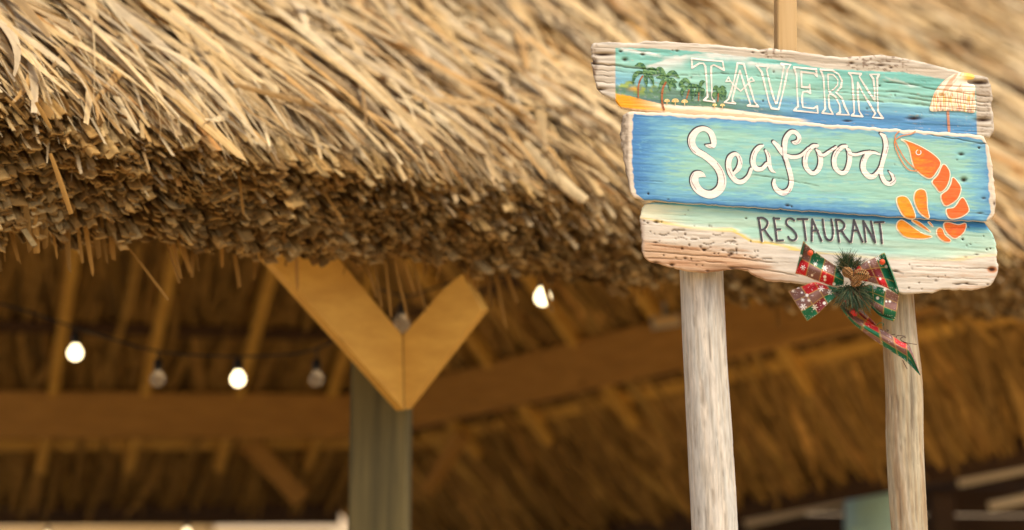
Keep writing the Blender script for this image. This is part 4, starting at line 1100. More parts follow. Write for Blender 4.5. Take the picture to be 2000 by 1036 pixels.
def brush(m, pts):
    return spline(m(pts), 7)
SEA = [
 ([brush(S1, [(315, 318, 8), (360, 328, 24), (412, 318, 30), (410, 240, 36), (370, 150, 34), (290, 108, 29), (205, 135, 36), (145, 215, 44), (140, 300, 44), (190, 385, 42), (300, 450, 40), (400, 530, 42), (480, 625, 44), (522, 740, 50), (500, 860, 52), (400, 938, 50), (290, 925, 46), (205, 860, 50), (168, 770, 52), (190, 695, 46), (255, 685, 34), (312, 716, 5)])],
  [[(112, 230), (112, 310), (140, 370), (190, 412)], [(160, 675), (130, 740), (145, 800), (195, 880)], [(455, 540), (520, 640), (552, 760), (545, 820)], [(340, 325), (400, 348)]], S1),
 ([brush(S1, [(672, 672, 18), (735, 600, 30), (748, 500, 26), (695, 428, 22), (625, 470, 32), (602, 570, 33), (632, 685, 33), (700, 768, 30), (775, 778, 28), (850, 715, 22), (890, 620, 20)])],
  [[(600, 610), (650, 710)], [(735, 450), (770, 560)]], S1),
 ([brush(S1, [(1040, 322, 12), (985, 350, 28), (928, 430, 32), (912, 540, 32), (950, 612, 32), (1025, 615, 25), (1085, 555, 24)]), brush(S1, [(1070, 382, 12), (1108, 450, 24), (1120, 560, 24), (1145, 632, 20), (1195, 662, 6)])],
  [[(935, 385), (905, 460), (905, 500)], [(1095, 395), (1125, 470)]], S1),
 ([brush(S2, [(78, 262, 22), (130, 315, 30), (188, 400, 30), (215, 440, 18)]), brush(S2, [(330, 262, 10), (365, 270, 26), (412, 248, 30), (418, 185, 27), (365, 128, 27), (300, 135, 29), (240, 220, 33), (225, 330, 33), (228, 450, 29), (262, 550, 29), (305, 700, 31), (318, 810, 30), (285, 905, 32), (205, 948, 36), (120, 905, 32), (82, 830, 25), (85, 772, 15)]), brush(S2, [(235, 440, 25), (330, 465, 26), (430, 450, 23), (500, 395, 18), (545, 345, 14)])],
  [[(195, 310), (205, 450), (235, 550)], [(355, 268), (400, 275), (438, 220)], [(195, 965), (270, 955), (310, 890)]], S2),
 ([brush(S2, [(665, 312, 22), (605, 322, 28), (535, 400, 31), (502, 500, 31), (515, 600, 30), (580, 675, 27), (645, 672, 27), (698, 600, 32), (712, 500, 32), (690, 410, 30), (652, 362, 12)]), brush(S2, [(690, 420, 22), (750, 440, 22), (830, 390, 20), (920, 330, 16)])],
  [[(575, 345), (520, 410), (500, 500)], [(650, 385), (690, 450), (745, 460)]], S2),
 ([brush(S2, [(1055, 318, 22), (995, 335, 28), (922, 410, 31), (893, 510, 31), (912, 612, 30), (980, 675, 27), (1045, 665, 28), (1088, 580, 31), (1105, 470, 31), (1092, 385, 30), (1060, 345, 12)]), brush(S2, [(1110, 425, 22), (1200, 432, 20), (1300, 402, 17), (1385, 392, 16)])],
  [[(970, 335), (920, 400), (895, 460)], [(1055, 370), (1090, 430), (1130, 440)]], S2),
 ([brush(S2, [(1508, 428, 12), (1425, 402, 20), (1345, 432, 32), (1292, 530, 36), (1292, 640, 36), (1360, 722, 36), (1430, 722, 31), (1490, 650, 20), (1530, 560, 14)]), brush(S2, [(1520, 148, 14), (1575, 200, 32), (1595, 320, 33), (1572, 440, 30), (1535, 580, 27), (1530, 700, 25), (1580, 800, 29), (1650, 825, 28), (1700, 785, 28), (1685, 720, 22), (1632, 655, 6)])],
  [[(1600, 180), (1625, 280), (1590, 420)], [(1300, 440), (1270, 520)], [(1700, 700), (1715, 770), (1650, 825)]], S2),
]
for strokes, thin, m in SEA:
    whites = union([sd_stroke(p) for p in strokes])
    darks = union([sd_stroke(p + np.array([-2.0, -1.7, 0.45])) for p in strokes])
    lines = union([open_line(m, q, 0.38, True) for q in thin])
    decal('letter', B2, [(darks, INK, 0.0004), (whites, WHITE, 0.0007), (lines, VIOLET, 0.0010)], cell=0.7)

RES = [
 [[(85, 85), (112, 250), (135, 415)], [(75, 82), (150, 82), (212, 130), (208, 185), (170, 240), (115, 258)], [(170, 250), (225, 330), (285, 405)]],
 [[(305, 80), (332, 250), (350, 405)], [(300, 90), (385, 90)], [(340, 250), (400, 245)], [(350, 410), (440, 405)]],
 [[(600, 115), (560, 90), (510, 95), (485, 130), (500, 185), (570, 245), (625, 310), (632, 370), (590, 405), (540, 390), (515, 355)]],
 [[(650, 98), (790, 97)], [(730, 100), (752, 250), (770, 400)]],
 [[(862, 100), (856, 250), (855, 410)], [(862, 100), (920, 230), (995, 410)], [(855, 265), (945, 265)]],
 [[(1012, 105), (1030, 250), (1060, 365), (1110, 405), (1150, 370), (1162, 250), (1137, 105)]],
 [[(1205, 105), (1227, 260), (1250, 425)], [(1200, 110), (1270, 115), (1325, 170), (1320, 220), (1280, 260), (1235, 275)], [(1285, 265), (1340, 350), (1405, 430)]],
 [[(1465, 110), (1447, 280), (1425, 425)], [(1465, 110), (1520, 250), (1590, 425)], [(1445, 262), (1525, 262)]],
 [[(1600, 125), (1620, 280), (1635, 425)], [(1600, 125), (1690, 280), (1770, 435)], [(1712, 130), (1742, 280), (1772, 432)]],
 [[(1765, 145), (1895, 140)], [(1835, 150), (1857, 300), (1870, 445)]],
]
for strokes in RES:
    dk = union([open_line(RR, q, 2.05, len(q) > 3) for q in strokes])
    wt = union([open_line(lambda z: RR(z) + np.array([1.8, 1.3]), q, 1.5, len(q) > 3) for q in strokes])
    decal('letter', B3, [(wt, WHITE, 0.0007), (dk, lin(74, 74, 80), 0.0013)], cell=0.7)

def orange(x, y, D):
    f = n1.fbm(x / 9.0, y / 3.0, 3)
    k = np.clip(f * 1.2 - 0.1 + 0.035 * (x - 1800) * 0.4 - 0.004 * (y - 380), 0, 1)[:, None]
    c = lin(250, 160, 34) * (1 - k) + lin(242, 112, 48) * k
    return c * (0.9 + 0.2 * n2.fbm(x / 4.0, y / 1.5, 2))[:, None]
def prawn(name, pts, board, grow=1.2, oy=0.0):
    p = spline(HH(pts), 5, True)
    p = p + np.array([0, oy])
    decal(name, board, [(sd_poly(p + np.array([-0.5, 0.4]), grow + 0.5), lin(252, 240, 208), 0.0006), (sd_poly(p, -0.5), orange, 0.0012)], cell=0.7)
prawn('painted_shrimp_head', [(118, 140), (250, 190), (370, 260), (438, 330), (420, 390), (350, 468), (240, 400), (205, 330), (180, 220), (152, 168)], B2)
prawn('painted_shrimp_segment', [(465, 352), (512, 400), (518, 460), (490, 540), (440, 582), (400, 540), (373, 495), (420, 440)], B2)
prawn('painted_shrimp_segment', [(547, 462), (600, 520), (612, 570), (580, 645), (500, 697), (465, 680), (448, 612), (500, 568), (530, 515)], B2)
prawn('painted_shrimp_segment', [(626, 632), (678, 720), (665, 760), (600, 798), (520, 803), (492, 732), (560, 712)], B2)
prawn('painted_shrimp_fin', [(265, 562), (308, 572), (324, 620), (330, 720), (345, 798), (315, 795), (260, 748), (222, 660), (228, 590)], B2)
prawn('painted_shrimp_fin', [(72, 645), (100, 622), (150, 627), (190, 680), (228, 798), (145, 796), (92, 720)], B2)
prawn('painted_shrimp_segment', [(472, 852), (510, 842), (590, 862), (653, 852), (638, 920), (570, 972), (520, 950), (480, 900)], B3)
prawn('painted_shrimp_segment', [(430, 887), (458, 900), (480, 950), (523, 985), (518, 1003), (470, 998), (422, 958), (410, 912)], B3)
prawn('painted_shrimp_fin', [(200, 825), (262, 838), (358, 920), (280, 880)], B3, 0.9)
prawn('painted_shrimp_fin', [(338, 838), (356, 842), (378, 874), (362, 866)], B3, 0.7)
prawn('painted_shrimp_fin', [(88, 832), (130, 827), (230, 898), (300, 940), (368, 960), (280, 977), (150, 963), (88, 910), (72, 870)], B3)
decal('painted_shrimp_feeler', B2, [(union([open_line(HH, q, 1.0, True) for q in ([(92, 72), (60, 110), (66, 170), (130, 290), (180, 350), (230, 390)], [(228, 72), (190, 96), (110, 112), (64, 140)], [(52, 150), (60, 210), (110, 320), (170, 395), (242, 408)])]), lin(226, 140, 84), 0.0014)], cell=0.6)
th = np.linspace(0.9, 5.9, 14)
decal('painted_shrimp_eye', B2, [(open_line(HH, [(255 + 21 * math.sin(a), 250 - 21 * math.cos(a)) for a in th], 0.85), WHITE, 0.0020)], cell=0.5)

# painted palms, small thatched parasols and the large one on the upper board
def palm(trunk, fronds, shade=1.0):
    tr = spline(PA(trunk), 6)
    decal('painted_palm_trunk', B1, [(sd_stroke(tr), lambda x, y, D: np.tile(lin(168, 104, 62), (len(x), 1)) * (0.75 + 0.5 * n1(x / 1.2, y / 3.0))[:, None], 0.0014)], cell=0.6)
    fr = [sd_stroke(spline(PA(q), 5)) for q in fronds]
    def gc(x, y, D):
        f = n3.fbm(x / 3.0, y / 3.0, 3)[:, None]
        k = sstep(0.35, 0.65, f)
        return (lin(48, 98, 70) * (1 - k) + lin(112, 156, 96) * k) * shade
    decal('painted_palm_crown', B1, [(union(fr), gc, 0.0012)], cell=0.7)
def fr(*p):
    n_ = len(p); return [(x, y, w_) for (x, y), w_ in zip(p, np.interp(np.linspace(0, 1, n_), [0, 0.35, 0.75, 1], [11, 30, 29, 7]))]
palm([(405, 440, 13), (370, 500, 12), (346, 600, 11), (346, 740, 10)], [fr((440, 390), (425, 310), (370, 268), (300, 285)), fr((440, 390), (350, 385), (290, 440), (272, 545)), fr((440, 390), (510, 345), (580, 350), (625, 410)), fr((440, 390), (500, 415), (540, 455)), fr((440, 390), (455, 480), (470, 585)), fr((440, 390), (530, 450), (570, 565)), fr((440, 390), (480, 370), (560, 385), (600, 400))])
palm([(742, 530, 15), (700, 620, 15), (688, 760, 14), (700, 860, 14), (718, 922, 13)], [fr((750, 490), (700, 375), (650, 330), (590, 350)), fr((750, 490), (690, 450), (610, 455)), fr((750, 490), (790, 410), (860, 385), (940, 465)), fr((750, 490), (830, 490), (905, 525)), fr((750, 490), (690, 530), (635, 640)), fr((750, 490), (795, 545), (812, 640)), fr((750, 490), (850, 560), (895, 600)), fr((750, 490), (720, 420), (680, 380), (610, 400))])
palm([(1080, 640, 11), (1045, 755, 10)], [fr((1050, 600), (960, 560), (1030, 490), (1115, 570)), fr((1050, 600), (985, 640), (985, 720)), fr((1050, 600), (1125, 640), (1130, 780)), fr((1050, 600), (1110, 575), (1200, 565))])
palm([(1222, 680, 8), (1216, 785, 8)], [fr((1230, 625), (1180, 580), (1110, 590)), fr((1230, 625), (1260, 530), (1310, 515)), fr((1230, 625), (1200, 640), (1170, 720)), fr((1230, 625), (1280, 640), (1270, 740))], 0.9)
palm([(1502, 690, 8), (1495, 800, 8)], [fr((1500, 680), (1470, 600), (1425, 640)), fr((1500, 680), (1440, 700), (1440, 770)), fr((1500, 680), (1550, 605), (1610, 610)), fr((1500, 680), (1590, 660), (1600, 760)), fr((1500, 680), (1540, 700), (1550, 760))], 0.9)
for (cx, cy, r_) in [(760, 792, 44), (880, 792, 54), (1015, 802, 50), (1450, 852, 34), (1562, 855, 36)]:
    dome = [(cx + r_ * math.sin(a), cy - r_ * 0.85 * math.cos(a) + r_ * 0.25) for a in np.linspace(-1.6, 1.6, 9)] + [(cx + r_ * 0.5, cy + r_ * 0.45), (cx, cy + r_ * 0.3), (cx - r_ * 0.5, cy + r_ * 0.45)]
    def yc(x, y, D):
        k = n1(x / 1.5, y / 3.0)[:, None]
        return lin(252, 236, 176) * k + lin(232, 186, 92) * (1 - k)
    decal('painted_parasol', B1, [(union([sd_poly(PA(dome)), open_line(PA, [(cx, cy), (cx, cy + r_ * 1.1)], 0.8)]), yc, 0.0020)], cell=0.6)
dome = spline(UU([(190, 600), (200, 480), (250, 340), (350, 210), (470, 122), (580, 86), (700, 92), (782, 125), (765, 172), (690, 186), (700, 230), (788, 262), (790, 400), (790, 615), (600, 605), (400, 600)]), 5, True)
def big(x, y, D):
    ux = (x - 1790) * 6.906; uy = (y - 130) * 6.906
    k = sstep(300, 400, uy)
    st_ = n1(x / 1.7, y / 14.0); st2 = n2(x / 1.3 + 8, y / 18.0)
    c = mix(np.tile(lin(248, 232, 198), (len(x), 1)), lin(226, 160, 122), sstep(0.5, 0.7, st_))
    c = mix(c, lin(252, 238, 214), sstep(0.55, 0.7, st2)); c = mix(c, lin(240, 206, 96), 0.7 * sstep(0.62, 0.72, n3(x / 1.5, y / 15.0)))
    top = mix(np.tile(lin(250, 240, 216), (len(x), 1)), lin(236, 192, 156), sstep(0.48, 0.66, n1.fbm((x + 0.6 * y) / 5.0, (y - 0.6 * x) / 22.0, 2)))
    top = mix(top, lin(242, 200, 90), sstep(560, 700, ux) * (1 - sstep(170, 210, uy)))
    c = mix(top, c, k)
    c = mix(c, lin(150, 100, 84), 0.7 * sstep(520, 600, uy) * sstep(0.5, 0.6, st2))
    return c
decal('painted_parasol', B1, [(sd_stroke(np.concatenate([UU([(422, 560), (428, 700), (440, 870)]), np.array([[2.6], [2.6], [2.6]])], 1)), lin(196, 140, 112), 0.0008), (sd_poly(dome), big, 0.0014)], 'large straw parasol painted at the right end', cell=0.7)

# --- poles behind the boards
def pole(left, right, yoff, seed, top_py, dark):
    L = np.array(left, float); R = np.array(right, float)
    nzp = VN(seed)
    ys = np.linspace(top_py, 1900, 420)
    def ex(pts, y):
        v = np.interp(y, pts[:, 1], pts[:, 0])
        v = np.where(y > pts[-1, 1], pts[-1, 0] + (y - pts[-1, 1]) * 0.045, v)
        return np.where(y < pts[0, 1], pts[0, 0] + (y - pts[0, 1]) * 0.03, v)
    xl, xr = ex(L, ys), ex(R, ys)
    k5 = np.ones(19) / 19
    sm = lambda v: np.convolve(np.pad(v, 9, mode='edge'), k5, 'valid')
    xl, xr = sm(xl), sm(xr)
    c = S(0.5 * (xl + xr), ys, np.full(len(ys), -yoff))
    rad = 0.5 * np.linalg.norm(S(xr, ys, np.full(len(ys), -yoff)) - S(xl, ys, np.full(len(ys), -yoff)), axis=1)
    keep = c[:, 2] > -0.2
    c = c[keep]; rad = rad[keep]
    n_ = 72
    th = np.linspace(0, 2 * np.pi, n_, endpoint=False)
    TH, HZ = np.meshgrid(th, c[:, 2], indexing='xy')
    gr = nzp.fbm(np.cos(TH) * 14 + 20 + HZ * 1.1, np.sin(TH) * 14 + HZ * 9 + 20, 4)
    fine = nzp.fbm(np.cos(TH) * 34 + 90 + 1.3 * HZ, np.sin(TH) * 34 + HZ * 14.0 + 40, 4)
    lump = nzp.fbm(np.cos(TH) * 1.2 + 5, np.sin(TH) * 1.2 + HZ * 3.5 + 50, 2)
    rr = rad[:, None] * (1 + 0.05 * (lump - 0.5)) - 0.0018 * sstep(0.6, 0.75, fine) - 0.0016 * (gr - 0.5)
    V = c[:, None, :] + rr[..., None] * np.stack([np.sin(TH), -np.cos(TH), 0 * TH], -1)
    m = len(c)
    F = []
    for a in range(m - 1):
        i = np.arange(n_); j = (i + 1) % n_
        F.append(np.stack([a * n_ + i, a * n_ + j, (a + 1) * n_ + j, (a + 1) * n_ + i], 1))
    col = np.ones(gr.shape + (3,)) * (lin(200, 198, 188) * (1 - dark) + lin(182, 172, 146) * dark)
    col = mix(col, lin(182, 160, 124), sstep(0.44, 0.64, gr) * (0.28 + dark * 0.25))
    col = mix(col, lin(228, 218, 200), sstep(0.52, 0.68, nzp.fbm(np.cos(TH) * 5 + 60, np.sin(TH) * 4 + HZ * 12 + 10, 4)) * (0.45 - dark * 0.25))
    col = mix(col, lin(150, 116, 78), dark * 0.55 * sstep(0.45, 0.7, nzp.fbm(np.cos(TH) * 4 + 10, np.sin(TH) * 3 + HZ * 9 + 80, 4)))
    col = mix(col, lin(134, 118, 98), 0.42 * sstep(0.62, 0.72, fine))
    dk = np.exp(-((TH - 0.12) / 0.16) ** 2) * sstep(0.45, 0.62, nzp.fbm(TH * 9 + 3, HZ * 9, 3)) * (1 - sstep(0.0, 0.25, np.abs(HZ - c[:, 2].max() + 0.55)))
    col = mix(col, lin(90, 78, 64), 0.8 * dk)
    caps = np.array([np.arange(n_)[::-1], (m - 1) * n_ + np.arange(n_)])
    return mk('post', V.reshape(-1, 3), [np.concatenate(F), caps], M_DRIFT, sign, col.reshape(-1, 3))
p_ = pole([(1328, 530), (1333, 650), (1340, 800), (1347, 930), (1352, 1036)], [(1412, 530), (1416, 620), (1421, 720), (1428, 820), (1435, 930), (1441, 1036)], 0.030 + 0.038, 61, 130, 0.0)
p_['label'] = 'thicker pale bleached pole under the left of the boards'
p_ = pole([(1722, 560), (1724, 650), (1727, 700), (1731, 760), (1731, 850), (1736, 950), (1742, 1036)], [(1782, 560), (1788, 640), (1797, 710), (1803, 770), (1802, 850), (1806, 930), (1811, 1036)], 0.030 + 0.033, 62, 180, 1.0)
p_['label'] = 'thinner tan weathered pole under the right of the boards'
# squared stake that rises behind the upper board
q0 = S(np.float64(1534.5), np.float64(380), np.float64(-0.055)); q1 = S(np.float64(1530), np.float64(-260), np.float64(-0.055))
V, F = beam_mesh(np.array([q0[0], q0[1], q0[2]]), np.array([q1[0] + 0.003, q0[1], q1[2]]), np.array([0.0182, 0, 0]), np.array([0, 0.020, 0]), 0.002)
st_ = mk('backing_stake', V, F, M_STICK, sign, smooth=False)
st_['label'] = 'squared yellow pine stake standing up behind the upper board'
# nails
for (x, y, b_) in [(1266, 379, B2), (1912, 290, B2), (1718, 168, B1), (1880, 468, B3)]:
    c = S(np.float64(x), np.float64(y), b_.height(np.array([float(x)]), np.array([float(y)]))[0] + 0.0004)
    lathe('nail', c, (0, -1, 0), [(-0.004, 0.0015), (0.0, 0.0019), (0.0006, 0.0019), (0.0010, 0.0012)], M_CABLE, sign, 10)

# ================================================================== the festive bow
H0 = 0.016
CB = cr((1530, 460), 5.754); CT = cr((1630, 580), 6.478)
bc = S(np.float64(1662), np.float64(543), np.float64(0.03))
bow = empty('plaid_bow', bc, 'red and green plaid ribbon bow with snowflakes and pine cones on the lower board', 'bow')
nP = VN(71)
RED, GRN, MAU, DKR, GOLD = lin(196, 22, 34), lin(10, 108, 74), lin(128, 92, 84), lin(122, 36, 44), lin(206, 170, 84)
def plaid(U, V_, cu, cv, table, seed):
    """U,V in 0..1; a table of woven squares with gold threads, snowflakes and speckle"""
    r = np.random.default_rng(seed)
    iu = np.clip((U * cu).astype(int), 0, cu - 1); iv = np.clip((V_ * cv).astype(int), 0, cv - 1)
    tab = np.array([[dict(R=RED, G=GRN, M=MAU, D=DKR)[ch] for ch in row] for row in table])
    c = tab[iv, iu]
    fu = U * cu % 1; fv = V_ * cv % 1
    ln = np.minimum(np.minimum(fu, 1 - fu) / 0.06, np.minimum(fv, 1 - fv) / 0.06)
    c = mix(c, GOLD, 0.5 * (1 - sstep(0.5, 1.0, ln)))
    c = c * (0.82 + 0.36 * nP(U * 90, V_ * 90))[..., None]
    c = mix(c, lin(235, 230, 225), 0.8 * sstep(0.86, 0.93, nP(U * 60 + 9, V_ * 60 + 30)))
    return c
def ribbon(name, top, bot, hts, cu, cv, table, seed, flakes=(), asp=1.0, n=90, m=60):
    """patch between an upper and a lower outline (photograph pixels), with heights above the boards"""
    T = spline(top, 12); B_ = spline(bot, 12)
    s = np.linspace(0, 1, n); v = np.linspace(0, 1, m)
    ti = lambda A: np.stack([np.interp(s, np.linspace(0, 1, len(A)), A[:, k]) for k in range(2)], -1)
    T, B_ = ti(T), ti(B_)
    X = T[:, None, :] * (1 - v[None, :, None]) + B_[:, None, :] * v[None, :, None]
    U, V_ = np.meshgrid(s, v, indexing='ij')
    hs = np.array(hts, float)
    h = np.interp(s, np.linspace(0, 1, hs.shape[0]), hs[:, 0])[:, None] * (1 - V_) + np.interp(s, np.linspace(0, 1, hs.shape[0]), hs[:, 1])[:, None] * V_
    h = h + 0.006 * np.sin(V_ * np.pi) * np.sin(U * np.pi) + 0.005 * np.sin(V_ * 8 + 4 * U + seed) * (1 - U * 0.4) + 0.004 * (nP(U * 3 + seed, V_ * 3) - 0.5)
    c = plaid(U, V_, cu, cv, table, seed)
    for (fx, fy, fr_) in flakes:
        dx = X[..., 0] - fx; dy = X[..., 1] - fy
        rr = np.hypot(dx, dy); an = np.arctan2(dy, dx)
        star = fr_ * (0.55 + 0.45 * np.cos(6 * an)) if fr_ > 3 else fr_
        c = mix(c, lin(248, 246, 240), 1 - sstep(-0.4, 0.5, rr - star))
    pts = S(X[..., 0], X[..., 1], H0 + h)
    V0 = pts.reshape(-1, 3)
    V1 = S(X[..., 0], X[..., 1], H0 + h - 0.0007).reshape(-1, 3)
    Fg = grid_faces(n, m)
    ib = np.concatenate([np.arange(n) * m, (n - 1) * m + np.arange(1, m), np.arange(n - 2, -1, -1) * m + m - 1, np.arange(m - 2, 0, -1)])
    jb = np.roll(ib, -1); N = n * m
    F = [Fg, Fg[:, ::-1] + N, np.stack([ib, ib + N, jb + N, jb], 1)]
    return mk(name, np.concatenate([V0, V1]), F, M_RIBBON, bow, np.concatenate([c.reshape(-1, 3)] * 2))
px = lambda m, pts: m(pts)
ribbon('ribbon_loop', px(CB, [(222, 68), (330, 160), (470, 265), (590, 350), (680, 470)]), px(CB, [(135, 430), (250, 460), (400, 520), (560, 570), (680, 560)]), [(0.030, 0.012), (0.034, 0.022), (0.03, 0.02), (0.018, 0.016)], 4, 2, ['MGMG', 'RMRG'], 1,
       [(1568.5, 523, 5.5), (1593, 516, 4.5), (1611, 524, 6), (1611, 541, 3), (1611, 547, 2.5), (1629, 555, 3), (1565, 499, 2.5), (1592, 493, 2), (1586, 538, 2.2)])
ribbon('ribbon_edge', px(CB, [(222, 62), (196, 170), (168, 290), (132, 430)]), px(CB, [(250, 80), (226, 180), (200, 290), (166, 440)]), [(0.033, 0.031), (0.030, 0.03), (0.026, 0.022), (0.014, 0.012)], 1, 1, ['G'], 2, [(1564.5, 500, 2.6)])
ribbon('ribbon_tail', px(CB, [(55, 630), (200, 575), (350, 525), (480, 560), (640, 600)]), px(CB, [(265, 965), (390, 880), (500, 770), (600, 690), (690, 640)]), [(0.004, 0.014), (0.012, 0.02), (0.014, 0.014), (0.01, 0.012)], 4, 3, ['MRRG', 'MMMG', 'GDGM'], 3,
       [(1549, 569, 3.4), (1604, 564, 6.5), (1621, 571, 6), (1576, 577, 3), (1566, 572, 2), (1568, 586, 4), (1580, 587, 3.5), (1569, 600, 7), (1591.5, 600.5, 6.5), (1610, 592.5, 3), (1558, 562, 2)])
ribbon('ribbon_loop', px(CB, [(720, 470), (800, 380), (900, 310), (1010, 255), (1130, 195)]), px(CB, [(760, 520), (870, 510), (1020, 540), (1160, 590), (1305, 680)]), [(0.016, 0.016), (0.03, 0.022), (0.04, 0.03), (0.036, 0.02)], 5, 3, ['MRMMG', 'MGDDG', 'RRMRG'], 4,
       [(1714, 504.5, 5.5), (1731, 521, 3), (1719, 545, 2.2), (1694, 534, 3.5), (1752, 566, 4), (1697, 512, 2.2)])
ribbon('ribbon_loop', px(CB, [(900, 560), (1000, 560), (1150, 600), (1300, 670)]), px(CB, [(960, 740), (1020, 820), (1120, 900), (1262, 950)]), [(0.010, 0.006), (0.02, 0.010), (0.026, 0.016), (0.018, 0.012)], 3, 3, ['GGM', 'GGM', 'MMG'], 5,
       [(1709, 561, 4.5), (1728, 566, 4), (1714, 582.5, 3), (1738, 589, 2.4), (1731, 589, 2)])
ribbon('ribbon_edge', px(CB, [(975, 770), (1060, 850), (1150, 905), (1250, 935)]), px(CB, [(985, 810), (1070, 895), (1150, 940), (1245, 972)]), [(0.012, 0.008), (0.016, 0.008), (0.016, 0.010), (0.012, 0.008)], 1, 1, ['G'], 6)
ribbon('ribbon_edge', px(CB, [(1100, 205), (1160, 340), (1230, 500), (1295, 670)]), px(CB, [(1140, 195), (1195, 330), (1258, 490), (1308, 660)]), [(0.037, 0.036), (0.034, 0.032), (0.028, 0.026), (0.02, 0.018)], 1, 1, ['G'], 7, [(1731.5, 521, 3)])
ribbon('ribbon_tail', px(CT, [(85, 90), (180, 170), (300, 262), (430, 330), (560, 390), (700, 470), (830, 560), (950, 620), (1090, 1000)]), px(CT, [(65, 115), (130, 215), (230, 335), (400, 475), (600, 615), (760, 720), (860, 780), (960, 870), (1085, 1000)]), [(0.004, -0.002), (0.004, -0.006), (0.0, -0.01), (-0.004, -0.012)], 6, 3, ['DMRMRM', 'MMGMMG', 'GGMGGG'], 8, asp=2)
ribbon('ribbon_tail', px(CT, [(230, 40), (330, 150), (430, 250), (530, 350)]), px(CT, [(190, 80), (290, 200), (400, 300), (500, 385)]), [(0.012, 0.01), (0.004, 0.0), (-0.002, -0.004)], 3, 2, ['DMD', 'GDR'], 9, n=60, m=24)
# frayed threads along the tail's upper edge
for k, q in enumerate([[(540, 360), (570, 330), (620, 340), (610, 370)], [(620, 430), (680, 435), (660, 410)], [(720, 480), (770, 475)], [(780, 520), (800, 490), (900, 500)], [(850, 560), (835, 530), (870, 510), (905, 520)], [(835, 545), (900, 580), (1040, 605)], [(860, 800), (890, 860), (920, 915)], [(1000, 880), (1050, 950), (1085, 985)]]):
    p = spline(CT(q), 6)
    tube('loose_thread', S(p[:, 0], p[:, 1], np.full(len(p), H0 - 0.004)), 0.0007, M_RIBBON, bow, 5, np.tile((GRN if k in (0, 7) else lin(80, 60, 50)), (len(p) * 5, 1)))

# pine sprigs: tapering needles from a few twigs
def needles(name, twigs, N, seed):
    r = np.random.default_rng(seed)
    Vn, Fn, Cn = [], [], []; off = 0
    for (cx, cy, ax_, ay_, L, spread, cnt) in twigs:
        for i in range(cnt):
            a = math.atan2(ay_, ax_) + r.normal(0, spread)
            l_ = L * r.uniform(0.6, 1.3)
            x0, y0 = cx + r.normal(0, 4.5), cy + r.normal(0, 4.0)
            h0_ = 0.016 + r.uniform(0, 0.014)
            s = np.linspace(0, 1, 4)
            bend = r.normal(0, 0.15)
            X = x0 + l_ * s * math.cos(a + bend * 1) ; Y = y0 + l_ * s * math.sin(a) + 1.6 * s * s * l_ * 0.05
            hh = h0_ + r.uniform(-0.012, 0.022) * s
            c = S(X, Y, H0 + hh)
            wv = unit(np.cross(c[-1] - c[0], [0, -1, 0.2])) * 0.00075
            up = np.array([0, -0.0007, 0])
            for q in range(4):
                w_ = 1 - 0.8 * s[q]
                Vn += [c[q] - wv * w_, c[q] + wv * w_, c[q] + up * w_]
            for q in range(3):
                for e_ in range(3):
                    f_ = (e_ + 1) % 3
                    Fn.append([off + q * 3 + e_, off + q * 3 + f_, off + q * 3 + 3 + f_, off + q * 3 + 3 + e_])
            col = (lin(46, 78, 52) if r.random() < 0.65 else lin(92, 100, 66)) * r.uniform(0.6, 1.25)
            if r.random() < 0.08: col = lin(120, 92, 60)
            Cn += [col] * 12; off += 12
    return mk(name, Vn, [np.array(Fn)], M_NEEDLE, bow, np.array(Cn))
needles('pine_sprig', [(1656, 520, -0.15, -1, 26, 0.55, 190), (1650, 524, -0.8, -0.6, 22, 0.5, 70), (1668, 522, 0.6, -0.8, 22, 0.5, 60)], 0, 1)
needles('pine_sprig', [(1660, 566, 0.1, 1, 34, 0.6, 240), (1672, 572, 0.7, 0.8, 34, 0.5, 170), (1652, 565, -0.5, 0.9, 26, 0.5, 110), (1678, 560, 1, 0.25, 24, 0.5, 60)], 0, 2)

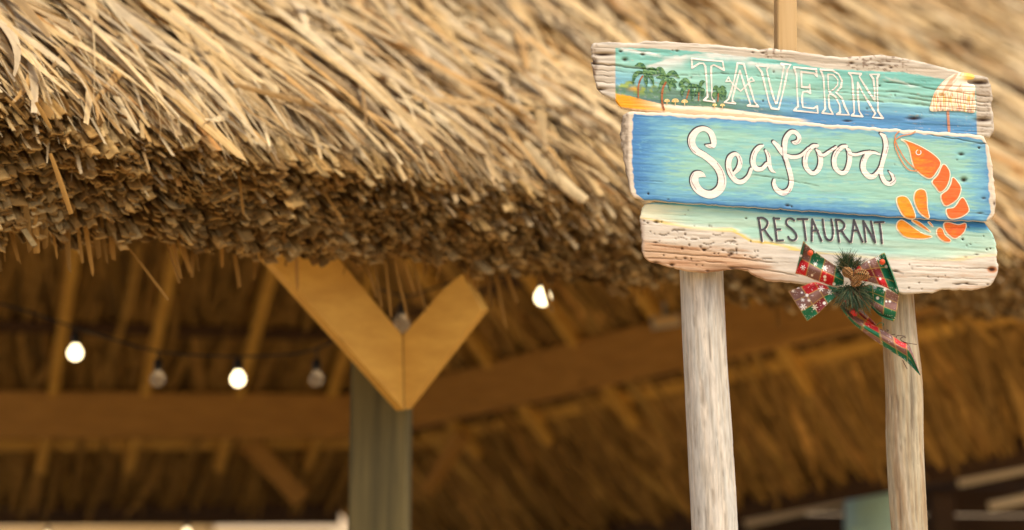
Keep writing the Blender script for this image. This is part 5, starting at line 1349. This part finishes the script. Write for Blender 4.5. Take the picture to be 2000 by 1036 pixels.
def pine_cone(cx, cy, ang, L, R):
    c = S(np.float64(cx), np.float64(cy), np.float64(H0 + 0.034))
    ax = unit(np.array([math.cos(ang), -0.35, -math.sin(ang)]))
    x = unit(np.cross(ax, [0, 1, 0.2])); y = np.cross(ax, x)
    Vc, Fc, Cc = [], [], []; off = 0
    nrow = 9
    for k in range(nrow):
        f = k / (nrow - 1)
        r_ = R * math.sin(math.pi * (0.12 + 0.83 * f)) ** 0.8
        cnt = 9
        for i in range(cnt):
            a = 2 * math.pi * (i + 0.5 * (k % 2)) / cnt + 0.3 * k
            o = x * math.cos(a) + y * math.sin(a); tg = -x * math.sin(a) + y * math.cos(a)
            b0 = c + ax * L * (f - 0.5) + o * r_ * 0.35
            tip = c + ax * (L * (f - 0.5) + L * 0.10) + o * r_ * 1.08
            wd = r_ * 0.42
            Vc += [b0 - tg * wd * 0.6, b0 + tg * wd * 0.6, tip + tg * wd - ax * L * 0.03, tip + ax * L * 0.03, tip - tg * wd - ax * L * 0.03, tip * 0.985 + c * 0.015 - ax * L * 0.07]
            Fc += [[off, off + 1, off + 3], [off, off + 3, off + 4], [off + 1, off + 2, off + 3], [off + 4, off + 3, off + 5], [off + 3, off + 2, off + 5], [off, off + 4, off + 5], [off + 1, off + 5, off + 2], [off, off + 5, off + 1]]
            base = lin(112, 76, 44) * rng.uniform(0.7, 1.2); tipc = lin(196, 150, 96) * rng.uniform(0.8, 1.15)
            Cc += [base, base, tipc, tipc, tipc, base]; off += 6
    o = mk('pine_cone', Vc, [np.array(Fc)], M_CONE, bow, np.array(Cc), smooth=False)
    return o
pine_cone(1655, 532, 1.0, 0.021, 0.0085)
pine_cone(1672, 550, -0.8, 0.022, 0.0088)
pine_cone(1682, 536, 0.4, 0.026, 0.0095)
def ball(name, cx, cy, h, r_, mat):
    c = S(np.float64(cx), np.float64(cy), np.float64(H0 + h))
    prof = [(-r_ * math.cos(a), max(1e-4, r_ * math.sin(a))) for a in np.linspace(0.05, math.pi - 0.05, 12)]
    return lathe(name, c, (0.1, -1, 0.15), prof, mat, bow, 18)
ball('berry', 1652.5, 586.5, 0.026, 0.0062, M_BERRY)
ball('berry', 1665, 608, 0.012, 0.0055, M_BERRY)
ball('berry', 1669, 613, 0.008, 0.0050, M_BERRY)
ball('bead', 1582.5, 494.5, 0.043, 0.0050, M_POM)
ball('bead', 1723, 512, 0.048, 0.0050, M_POM)
